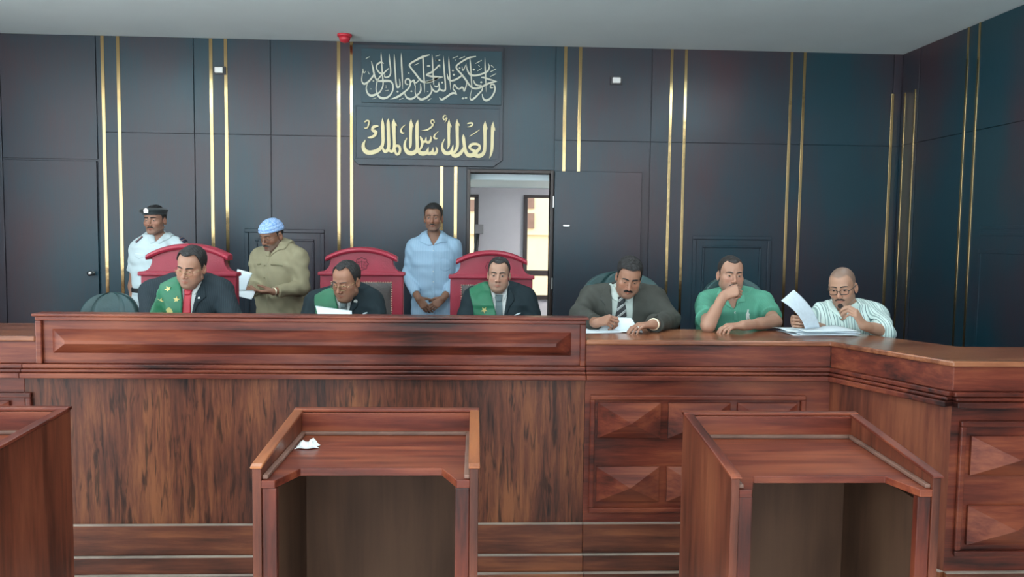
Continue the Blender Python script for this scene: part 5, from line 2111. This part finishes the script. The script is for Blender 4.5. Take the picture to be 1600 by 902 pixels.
# ================================================================ judge reading a sheet
Y = 4.9
p = Person('seated balding judge with glasses and green sash, reading a white sheet', at(545, 452, Y), skin=(.36, .175, .11), group='people in the courtroom')
N = p.L(549, 456, Y)
p.torso(N, (N[0], .12, .58), bulk=1.03, belly=.6)
p.limbs(p.L(493, 473, Y), p.L(582, 471, Y), p.L(492, 523, 4.52), p.L(562, 523, 4.52))
p.head(p.L(541, 440, 4.74), yaw=-.40, nod=.28, roll=.05, sc=.92, full=1.0, jaw=1.0, chub=.3, eyeopen=.35, hairline=.096, recede=.016, stubble=.12, open=.6, nose=1.1)
p.hands(R=dict(f=p.dirl((.2, -1, .2)), n=(1, .2, 0), curl=GRIP), L=dict(f=p.dirl((-.2, -1, .2)), n=(-1, .2, 0), curl=GRIP))
p.body(arm_r=.84)
p.hair((.020, .019, .019), thick=.008, top=.002)
p.facial(HAIR_GREY, brow=.7)
p.glasses(METALRIM, w=.0255, hgt=.0165, r=.0011, drop=.006)
F, F1 = suit(p, Y - .1, [(523, 462), (552, 455), (549, 473), (541, 505), (531, 505), (527, 478)], NAVY, SHIRT_W,
             tie=[(532, 478), (542, 478), (543, 505), (532, 505)], tiemat=TIE_GREY, knot=[(530.5, 472), (543, 472), (541, 481), (532.5, 481)],
             leaves=[[(523, 464), (527, 462), (533, 472), (531, 480), (526, 474)], [(552, 457), (547, 459), (541, 472), (545, 481), (551, 470)]],
             lapels=[[(553, 459), (560, 468), (560, 478), (553, 486), (544, 503), (543, 500), (549, 478)]])
p.layer('green_sash', F.D, F, p.poly([(490, 462), (505, 453), (520, 449), (523, 462), (527, 474), (531, 488), (533, 508), (494, 508), (493, 485), (490, 470)], Y - .1), .009, SASH, y=p.N[1] + .10)
p.badge('round_pin', F.D, F, 556, 471, Y - .1, star_poly(8, .012, .011), BUTTON, lift=.010)
p.badge('pocket_square', F.D, F, 566, 491, Y - .1, [(-.025, -.014), (.030, .006), (.032, .013), (.016, .010)], PAPER)
p.trousers(TROUSER_D)

# ================================================================ judge facing the room
Y = 5.04
p = Person('seated judge with green sash looking straight ahead, in the chair before the doorway', at(782, 450, Y), skin=(.43, .245, .17), group='people in the courtroom')
N = p.L(783, 453, Y)
p.torso(N, (N[0], .04, .58), bulk=1.02, belly=.3)
p.limbs(p.L(739, 467, Y), p.L(822, 467, Y), p.L(745, 520, 4.72), p.L(815, 520, 4.72))
p.head(p.L(779.5, 430, 4.97), yaw=-.10, nod=.02, roll=.03, sc=.865, full=1.0, jaw=1.02, chub=.2, eyeopen=.75, hairline=.084, recede=.016, stubble=.20, frown=.6)
p.hands(R=dict(f=p.dirl((.5, -1, -.2)), n=(0, 0, -1), curl=REST), L=dict(f=p.dirl((-.5, -1, -.2)), n=(0, 0, -1), curl=REST))
p.body(arm_r=.84)
p.hair((.022, .020, .019), thick=.007, top=.002)
p.facial(HAIR_BLACK, brow=1.0)
F, F1 = suit(p, Y - .1, [(764, 446), (794, 443), (792, 463), (785, 505), (774, 505), (768, 470)], NAVY, SHIRT_W,
             tie=[(774.5, 468), (784.5, 468), (786, 505), (774, 505)], tiemat=TIE_CHECK, knot=[(773, 461), (786, 461), (783.5, 471), (775.5, 471)],
             leaves=[[(764, 449), (768, 448), (775, 461), (773, 470), (767, 461)], [(794, 446), (790, 448), (784, 461), (787, 471), (793, 458)]],
             lapels=[[(795, 448), (803, 460), (804, 470), (797, 478), (788, 500), (785, 504), (792, 470)]])
p.layer('green_sash', F.D, F, p.poly([(733, 452), (748, 445), (762, 440), (766, 452), (770, 470), (775, 490), (776, 508), (742, 508), (739, 480), (734, 462)], Y - .1), .009, SASH, y=p.N[1] + .10)
star(p, F, 756.5, 484, Y - .1, .022, 1.0)
p.badge('pocket_square', F.D, F, 805, 491, Y - .1, [(-.025, -.012), (.030, .006), (.032, .012), (.016, .009)], PAPER)
p.trousers(TROUSER_D)


# ---------------------------------------------------------------- open collared shirts
def shirt(p, Yc, mat, pmat, sleeve, throat, leaves, ea=.014, e=.013, bottom=None, fold=.004, collar=True, placket=None, h=.005, leaf_t=.008):
    F = p.cloth_field(h=h)
    p.upper(F, e=e, sleeve=sleeve, ea=ea)
    if collar:
        p.collar_stand(F, r=.062, h=.036)
    p.folds(F, fold)
    cut = np.maximum(p.ps(F, p.poly(throat, Yc)), p.front(F, p.N[1] + .02))
    D = smax(F.D, -cut, .003)
    if bottom is not None:
        D = np.maximum(D, bottom - F.ax[2].reshape(1, 1, -1))
    p.mesh('shirt', D, F, mat)
    for lv in leaves:
        p.layer('shirt_collar', F.D, F, p.poly(lv, Yc), leaf_t, pmat, y=p.N[1] + .04)
    if placket:
        p.layer('placket', F.D, F, p.poly(placket, Yc), .003, pmat, y=p.N[1])
    return F


def button(p, F, px, py, Y, r=.006, mat=None):
    return p.badge('button', F.D, F, px, py, Y, star_poly(6, r, r * .95), mat or BUTTON, t=.003)


# ================================================================ policeman
Y = 6.32
p = Person('policeman standing at left in white short sleeved uniform shirt and dark beret', at(243, 369, Y), seated=False, skin=(.35, .185, .125), group='people in the courtroom')
N = p.L(244, 370, Y)
p.torso(N, (N[0], .0, .90), bulk=1.0, belly=.2)
p.limbs(p.L(216, 387, Y), p.L(281, 387, Y), p.L(213, 494, 6.22), p.L(288, 494, 6.22), hR=(-.5, .6, -.2), hL=(.5, .6, -.2))
p.head(p.L(242, 344.5, 6.26), yaw=-.10, nod=.02, roll=-.02, sc=.93, eyeopen=.55, hairline=.07, stubble=.25)
p.hands(R=dict(f=(0, -.1, -1), n=(1, 0, 0), curl=REST), L=dict(f=(0, -.1, -1), n=(-1, 0, 0), curl=REST))
p.body(arm_r=.84)
p.hair(HAIR_BLACK, thick=.005)
p.facial(HAIR_BLACK, brow=1.2, moust=.6)
BERET = plain('black_green_felt', (.015, .022, .024), rough=.9, sheen=.2)


def fber(x, y, z):
    band = np.maximum(np.maximum(skull(x, y, z, {}) - .012, .046 - z - .12 * (y * -.1)), z - .075)
    top = d_ell(x + .006, y, z, (0, .006, .080 + 0 * 1), (.108, .112, .026))
    top = smin(top, d_ell(x, y, z, (-.05, -.01, .076), (.06, .075, .020)), .02)
    return smin(band, top, .012)


p.head_part('beret', fber, (-.14, -.14, .03), (.14, .14, .125), BERET, h=.003)
bm_ = MB().prism([(x * .017 + -.014, -.112, .076 + z * .02) for x, z in ((-1, -.7), (1, -.7), (1.1, .5), (0, 1.2), (-1.1, .5))], (0, .008, 0))
me = bpy.data.meshes.new('beret_badge')
me.from_pydata(p.from_head(bm_.v).tolist(), [], bm_.f)
link_mesh('beret_badge', me, STEEL, p.o)
F = shirt(p, Y - .1, POLICE, POLICE, .62, [(236, 355), (252, 355), (251, 366), (243, 379), (236, 366)], [[(230, 361), (235, 360), (243, 378), (236, 381), (229, 370)], [(258, 359), (263, 362), (262, 372), (250, 381), (243, 379)]], bottom=.935)
p.layer('pocket', F.D, F, p.poly([(212, 396), (230, 397), (231, 401), (221, 405), (212, 401)], Y - .1), .003, POLICE, y=p.N[1])
SLIDE = stripes('navy_slide_with_bars', (.03, .04, .07), [(.45, (.55, .30, .25)), (.6, (.03, .04, .07))], 38., (.75, 0, -.65))
p.layer('shoulder_slide', F.D, F, p.poly([(271, 369), (278, 366), (289, 377), (282, 381)], Y - .1), .007, SLIDE, y=p.N[1] + .09)
p.layer('shoulder_slide', F.D, F, p.poly([(208, 378), (218, 368), (221, 371), (212, 380)], Y - .1), .007, SLIDE, y=p.N[1] + .09)
for py in (385, 396, 408):
    button(p, F, 243, py, Y - .1)
p.trousers(POLICE, hz=.985)
Fb = Field((N[0] - .3, -.3, .9), (N[0] + .3, .3, 1.05), .006)
Fb.loft(p.secs, .017, k=.01)
Zb = Fb.ax[2].reshape(1, 1, -1)
p.mesh('belt', np.maximum(Fb.D, np.abs(Zb - .975) - .02), Fb, BLACKPL)

# ================================================================ man in khaki with a skullcap
Y = 6.06
p = Person('standing man in olive khaki shirt and light blue knitted skullcap, reading papers', at(437, 385, Y), face=-.42, seated=False, skin=(.28, .14, .088), group='people in the courtroom')
N = p.L(437, 385, Y)
p.torso(N, (N[0], .02, .80), bulk=1.02, belly=.5)
p.limbs(p.L(405, 403, 6.14), p.L(467, 404, 5.96), p.L(394, 455, 5.80), p.L(427, 456, 5.72), ER=p.L(401, 449, 6.02), EL=p.L(472, 449, 5.92))
p.head(p.L(424.5, 368, 6.0), yaw=-.10, nod=.33, roll=.03, sc=.95, eyeopen=.3, hairline=.07, stubble=.55, stubcol=(.16, .14, .12), open=.2, full=.95, jaw=.95)
p.hands(R=dict(f=p.dirl((-1, -.5, .1)), n=p.dirl((.1, -.3, 1)), curl=[(.5, .6, .3)] * 4, thumb=(.3, .3, .5), spread=.02), L=dict(f=p.dirl((-1, -.25, .0)), n=p.dirl((0, .3, 1)), curl=[(.25, .45, .25)] * 4, thumb=(-.25, .5, .1), spread=.0))
p.body(arm_r=.84)
p.hair(HAIR_BLACK, thick=.003)
p.facial((.05, .048, .045), brow=.8, moust=.7)
p.glasses(DARKRIM, w=.022, hgt=.012, r=.0013, drop=.010)


def knit():
    m, N_, L_, B_ = newmat('light_blue_knit')
    tc = N_.new('ShaderNodeTexCoord')
    wv = N_.new('ShaderNodeTexVoronoi')
    wv.inputs['Scale'].default_value = 85
    L_.new(tc.outputs['Object'], wv.inputs['Vector'])
    rp = N_.new('ShaderNodeValToRGB')
    rp.color_ramp.elements[0].color = (.50, .66, .88, 1)
    rp.color_ramp.elements[1].color = (.20, .38, .74, 1)
    rp.color_ramp.elements[0].position = .15
    rp.color_ramp.elements[1].position = .75
    L_.new(wv.outputs['Distance'], rp.inputs['Fac'])
    L_.new(rp.outputs['Color'], B_.inputs['Base Color'])
    B_.inputs['Roughness'].default_value = .9
    return m


def fcap(x, y, z):
    d = skull(x, y, z, {}) - .009 - .0015 * np.cos(260 * z)
    rim = .036 - .30 * y * .3 + 0 * x
    return smax(d, rim - z, .006)


p.head_part('skullcap', fcap, (-.11, -.12, .01), (.11, .14, .15), knit(), h=.0025)
KB = .60
F = shirt(p, Y - .1, KHAKI, KHAKI, 1.88, [(420, 386), (446, 372), (424, 402)], [[(440, 373), (448, 374), (449, 390), (438, 391), (424, 403), (430, 390)], [(415, 385), (421, 386), (424, 402), (417, 400), (412, 391)]], ea=.022, e=.022, bottom=KB, fold=.005,
          placket=[(423, 402), (426, 402), (420, 500), (416, 500)])
p.layer('pocket_flap', F.D, F, p.poly([(429, 412), (452, 413), (452, 416), (430, 415)], Y - .1), .004, KHAKI_D, y=p.N[1])
p.layer('pocket_flap', F.D, F, p.poly([(400, 412), (410, 411), (410, 414), (400, 415)], Y - .1), .004, KHAKI_D, y=p.N[1])
for py in (415, 434, 460):
    button(p, F, 418, py, Y - .1, mat=KHAKI_D)
wt = MB()
E_, W_ = p.E['L'], p.W['L']
ax_ = unit(W_ - E_)
c_ = W_ - ax_ * .006
u_ = unit(np.cross(ax_, (0, 0, 1)))
v_ = np.cross(ax_, u_)
wt.tube([c_ + (u_ * math.cos(a) + v_ * math.sin(a)) * .0255 for a in np.linspace(0, 2 * PI, 24, endpoint=False)], .0055, n=6, closed=True)
me = bpy.data.meshes.new('wrist_watch')
me.from_pydata([tuple(map(float, q)) for q in wt.v], [], wt.f)
link_mesh('wrist_watch', me, BRASSNAIL, p.o, smooth=True)
p.trousers(TROUSER_D)
hw_ = p.o.matrix_world
sheet('paper_sheet', [at(368, 453, 5.72), at(384, 454, 5.70), at(394.5, 427, 5.66), at(371, 420.5, 5.68)], 'white sheet of paper held up by the man in khaki', bend=.012)
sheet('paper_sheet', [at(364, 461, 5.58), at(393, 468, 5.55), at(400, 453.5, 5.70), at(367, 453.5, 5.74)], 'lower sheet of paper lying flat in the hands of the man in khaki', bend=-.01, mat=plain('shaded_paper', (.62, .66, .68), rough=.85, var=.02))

# ================================================================ man in the light blue shirt
Y = 6.43
p = Person('standing thin man in light blue long sleeved shirt, hands clasped in front', at(677, 369, Y), seated=False, skin=(.27, .135, .085), group='people in the courtroom')
N = p.L(677.5, 370, Y)
p.torso(N, (N[0], .0, .76), bulk=.96, belly=.0)
p.limbs(p.L(646, 387, Y), p.L(710, 387, Y), p.L(654, 467, 6.20), p.L(692, 467, 6.20), ER=p.L(637, 432, 6.44), EL=p.L(717, 433, 6.44))
p.head(p.L(677.0, 341, 6.37), yaw=-.07, nod=.0, roll=.0, sc=.90, eyeopen=.6, hairline=.078, stubble=.35, full=.93, jaw=.95, ear=1.12, nosew=1.1)
p.hands(R=dict(f=p.dirl((.62, -.12, -.75)), n=p.dirl((.2, 1, 0)), curl=[(.35, .5, .3)] * 4), L=dict(f=p.dirl((-.75, -.2, -.62)), n=p.dirl((-.1, 1, -.1)), curl=[(.4, .6, .3)] * 4, thumb=(.2, .3, .5)))
p.body(arm_r=.84, neck_r=.95)
p.hair(HAIR_BLACK, thick=.009, top=.004)
p.facial(HAIR_BLACK, brow=.9, moust=.3)
F = shirt(p, Y - .1, BLUE, BLUE, 1.80, [(668, 356), (688, 356), (687, 369), (677, 384), (667, 369)], [[(657, 367), (665, 361), (676.5, 383), (669, 384), (655, 378)], [(690, 360), (698, 367), (699, 379), (690, 379), (677, 384), (684, 374)]], ea=.012, e=.016, bottom=.64, fold=.0035, placket=[(675, 384), (679, 384), (680, 500), (676, 500)])
for py in (392, 408, 424, 440, 456):
    button(p, F, 677.5, py, Y - .1, r=.005)
p.layer('pocket', F.D, F, p.poly([(688, 404), (704, 404), (704, 421), (696, 425), (688, 421)], Y - .1), .002, BLUE, y=p.N[1])
p.trousers(TROUSER_B, hz=.70)

# ================================================================ man in the grey suit
Y = 4.50
p = Person('man with moustache in charcoal suit and striped tie, writing over papers on the lower bench', at(975, 452, Y), skin=(.33, .165, .105), group='people in the courtroom')
N = p.L(975, 456, Y)
p.torso(N, (N[0], .10, .58), bulk=1.05, belly=.8)
p.limbs(p.L(923, 467, Y), p.L(1022, 467, Y), p.L(931, 505, 4.08), p.L(1021, 507, 4.01), ER=p.L(906, 493, 4.36), EL=p.L(1046, 500, 4.32))
p.head(p.L(982.5, 434, 4.36), yaw=-.06, nod=.38, roll=.10, sc=.84, full=1.06, jaw=1.08, chub=.8, eyeopen=.25, hairline=.086, stubble=.25, nosew=1.15)
p.hands(R=dict(f=p.dirl((.7, -.55, .25)), n=p.dirl((.2, .6, -.7)), curl=[(.8, 1.0, .6), (.95, 1.1, .6), (1.05, 1.1, .7), (1.1, 1.1, .7)], thumb=(.3, .6, .5)),
        L=dict(f=p.dirl((-1, -.35, -.08)), n=(0, .1, -1), curl=[(.35, .5, .3), (.35, .5, .3), (.4, .55, .3), (.4, .5, .3)], thumb=(.4, .3, .3)))
p.body(arm_r=.84, neck_r=1.1)
p.hair(HAIR_BLACK, thick=.010, top=.006, wave=.004)
p.facial(HAIR_BLACK, brow=1.2, moust=1.0)
F, F1 = suit(p, Y - .12, [(957, 444), (993, 446), (993, 458), (990, 476), (988, 512), (952, 512), (956, 474)], CHAR, SHIRT_G,
             tie=[(967, 472), (978, 472), (981, 512), (958, 512)], tiemat=TIE_STRIPE, knot=[(966, 464), (979, 466), (977, 476), (969, 476)],
             leaves=[[(957, 447), (961, 444), (970, 464), (966, 473), (958, 468)], [(994, 450), (989, 455), (977, 467), (985, 475), (993, 464)]],
             lapels=[[(957, 446), (946, 452), (939, 469), (946, 478), (944, 484), (952, 508), (955, 505), (957, 474)], [(994, 456), (1003, 466), (1008, 482), (1000, 488), (1003, 494), (991, 512), (988, 510), (990, 478)]], sleeve=1.9, fold=.004)
for nm, q, c0, c1, r, mt in (('wrist_watch', 'L', -.004, 0, .0262, BRASSNAIL),):
    E_, W_ = p.E[q], p.W[q]
    ax_ = unit(W_ - E_)
    c_ = W_ + ax_ * c0
    u_ = unit(np.cross(ax_, (0, 0, 1)))
    v_ = np.cross(ax_, u_)
    wt = MB().tube([c_ + (u_ * math.cos(a) + v_ * math.sin(a)) * r for a in np.linspace(0, 2 * PI, 24, endpoint=False)], .006, n=6, closed=True)
    me = bpy.data.meshes.new(nm)
    me.from_pydata([tuple(map(float, z)) for z in wt.v], [], wt.f)
    link_mesh(nm, me, mt, p.o, smooth=True)
bs = p.handinfo['L'][2]
fb = [b for b in bs if b[0] == 'fing'][6]
ax_ = unit(fb[2] - fb[1])
c_ = fb[1] + ax_ * .022
u_ = unit(np.cross(ax_, (0, 0, 1)))
v_ = np.cross(ax_, u_)
wt = MB().tube([c_ + (u_ * math.cos(a) + v_ * math.sin(a)) * .0095 for a in np.linspace(0, 2 * PI, 16, endpoint=False)], .0022, n=6, closed=True)
me = bpy.data.meshes.new('finger_ring')
me.from_pydata([tuple(map(float, z)) for z in wt.v], [], wt.f)
link_mesh('finger_ring', me, STEEL, p.o, smooth=True)
p.trousers(TROUSER_D)

# ================================================================ man in the green polo shirt
Y = 4.47
p = Person('man in sea green polo shirt resting his chin on his fist at the lower bench', at(1146, 457, Y), skin=(.40, .215, .145), group='people in the courtroom')
N = p.L(1146, 459, Y)
p.torso(N, (N[0], .08, .58), bulk=1.06, belly=.5)
p.limbs(p.L(1104, 475, Y), p.L(1191, 474, Y), p.L(1130, 463, 4.17), p.L(1160, 509, 4.03), ER=p.L(1106, 509, 4.08), EL=p.L(1211, 503, 4.24))
p.head(p.L(1141.5, 430, 4.38), yaw=-.02, nod=.02, roll=.02, sc=.86, full=1.04, jaw=1.03, chub=.3, eyeopen=.6, hairline=.078, recede=.016, stubble=.2, frown=1., scalp=((.06, .045, .04), .5))
p.hands(R=dict(f=p.dirl((.88, -.15, .40)), n=p.dirl((.15, .75, -.65)), curl=[(1.0, 1.3, .9), (1.1, 1.4, .9), (1.2, 1.4, 1.0), (1.25, 1.4, 1.0)], thumb=(.25, .8, .25)),
        L=dict(f=p.dirl((-1, -.25, -.05)), n=(0, .1, -1), curl=[(.45, .6, .4), (.5, .7, .4), (.55, .7, .4), (.6, .7, .4)], thumb=(.2, .5, .3)))
p.body(arm_r=.80)
p.hair((.022, .017, .015), thick=.004, wave=.001)
p.facial((.03, .022, .018), brow=1.1, moust=.2)
F = shirt(p, Y - .1, POLO, POLO_P, .72, [(1132, 462), (1157, 460), (1150, 478), (1146, 483), (1140, 477)], [[(1124, 461), (1131, 452), (1139, 472), (1143, 483), (1134, 478)], [(1160, 450), (1166, 458), (1165, 472), (1154, 473), (1148, 481), (1152, 470)]], ea=.018, e=.016, fold=.004, placket=[(1143, 482), (1150, 482), (1151, 502), (1144, 502)])
for py in (488, 497):
    button(p, F, 1146.5, py, Y - .1, r=.006)
p.badge('chest_emblem', F.D, F, 1167, 492, Y - .1, [(-.008, -.026), (-.003, -.026), (-.001, -.008), (.006, -.024), (.010, -.022), (.006, -.002), (.011, .004), (.004, .010), (.002, .020), (.004, .030), (-.004, .030), (-.006, .018), (-.012, .006)], BUTTON, t=.002)
p.trousers(TROUSER_D)

# ================================================================ man in the striped shirt
Y = 4.26
p = Person('man with cropped hair and black glasses in striped shirt, holding a folded sheet, rightmost person', at(1328, 478, Y), face=-.12, skin=(.42, .235, .155), group='people in the courtroom')
N = p.L(1329, 481, Y)
p.torso(N, (N[0], .10, .58), bulk=1.03, belly=.5)
p.limbs(p.L(1283, 494, 4.28), p.L(1368, 494, 4.22), p.L(1261, 505, 4.05), p.L(1349, 509, 3.97), ER=p.L(1290, 519, 4.26), EL=p.L(1381, 518, 4.04))
p.head(p.L(1316, 449.5, 4.19), yaw=-.55, nod=.18, roll=-.08, sc=.86, full=.98, jaw=.98, eyeopen=.35, hairline=.074, recede=.012, stubble=.30, scalp=((.10, .085, .075), .6), ear=1.1)
p.hands(R=dict(f=p.dirl((-1, -.05, .12)), n=p.dirl((.0, -1, .1)), curl=[(1.25, 1.25, .5), (1.3, 1.25, .5), (1.3, 1.3, .5), (1.3, 1.3, .5)], thumb=(.2, .3, .5), spread=.02),
        L=dict(f=p.dirl((-.58, .0, .80)), n=p.dirl((-.75, .6, -.1)), curl=[(.5, .8, .4), (.6, .9, .4), (.65, .95, .4), (.7, 1.0, .4)], thumb=(.3, .3, .4), spread=.04))
p.body(arm_r=.76)
p.facial((.025, .018, .016), brow=.9, moust=.7, beard=.016)
p.glasses(DARKRIM, w=.0245, hgt=.0155, r=.0021, drop=.004)
F = shirt(p, Y - .1, STRIPED, STRIPED_P, 1.02, [(1310, 478), (1336, 470), (1322, 500), (1316, 503)], [[(1302, 474), (1308, 472), (1317, 500), (1310, 494), (1300, 484)], [(1334, 463), (1340, 464), (1344, 480), (1330, 490), (1320, 502), (1328, 484)]], ea=.024, e=.018, fold=.006)
p.trousers(TROUSER_D)

# ================================================================ papers
sheet('paper_sheet', [at(500, 508, 4.32), at(552, 509, 4.30), at(549.7, 486, 4.46), at(493, 478, 4.52)], 'white sheet read by the bespectacled middle judge', bend=.008)
sheet('paper_sheet', [at(1258, 515, 3.98), at(1281, 512, 4.02), at(1240, 453, 4.02), at(1220.5, 470, 3.96)], 'long white sheet held up slantwise by the man in the striped shirt', bend=.03, nv=16, mat=plain('printed_paper', (.56, .64, .70), rough=.8, var=.06, vscale=60.))


def flat(cx, cy, wd, dp, rot, z, label, group=None, bend=0., wob=0.):
    c, s_ = math.cos(rot), math.sin(rot)
    q = [(cx + a * c - b * s_, cy + a * s_ + b * c, z) for a, b in ((-wd / 2, -dp / 2), (wd / 2, -dp / 2), (wd / 2, dp / 2), (-wd / 2, dp / 2))]
    return sheet('paper_sheet', q, label, bend=bend, wob=wob, group=group)


zt = DESK + .0012
c = atz(1275, 521, DESK)
for k in range(6):
    flat(c[0] + [-.02, .03, .0, .05, -.04, .02][k], c[1] + [.0, -.015, .02, .01, .015, -.01][k], .30, .20, [.06, -.05, .12, -.1, .02, .16][k], zt + .0045 * k, 'white sheet in the loose pile before the man in the striped shirt', 'loose papers before the man in the striped shirt', bend=.004, wob=.004 * (k % 3))
a_, b_ = at(938, 515, 4.0), at(998, 516, 3.95)
sheet('paper_sheet', [atz(935, 517, DESK + .002), atz(996, 518, DESK + .002), at(986, 497, 4.10), at(955, 496, 4.14)], 'white sheet propped under the hands of the man in the charcoal suit', bend=.012)
c = atz(930, 516, DESK)
flat(c[0], c[1], .20, .26, .2, zt, 'pale blue white sheet beside the judges screen at the hand of the suited man', bend=.003)
flat(c[0] + .13, c[1] + .03, .22, .28, -.1, zt + .004, 'white sheet lying flat on the lower bench under the suited man', bend=.003)
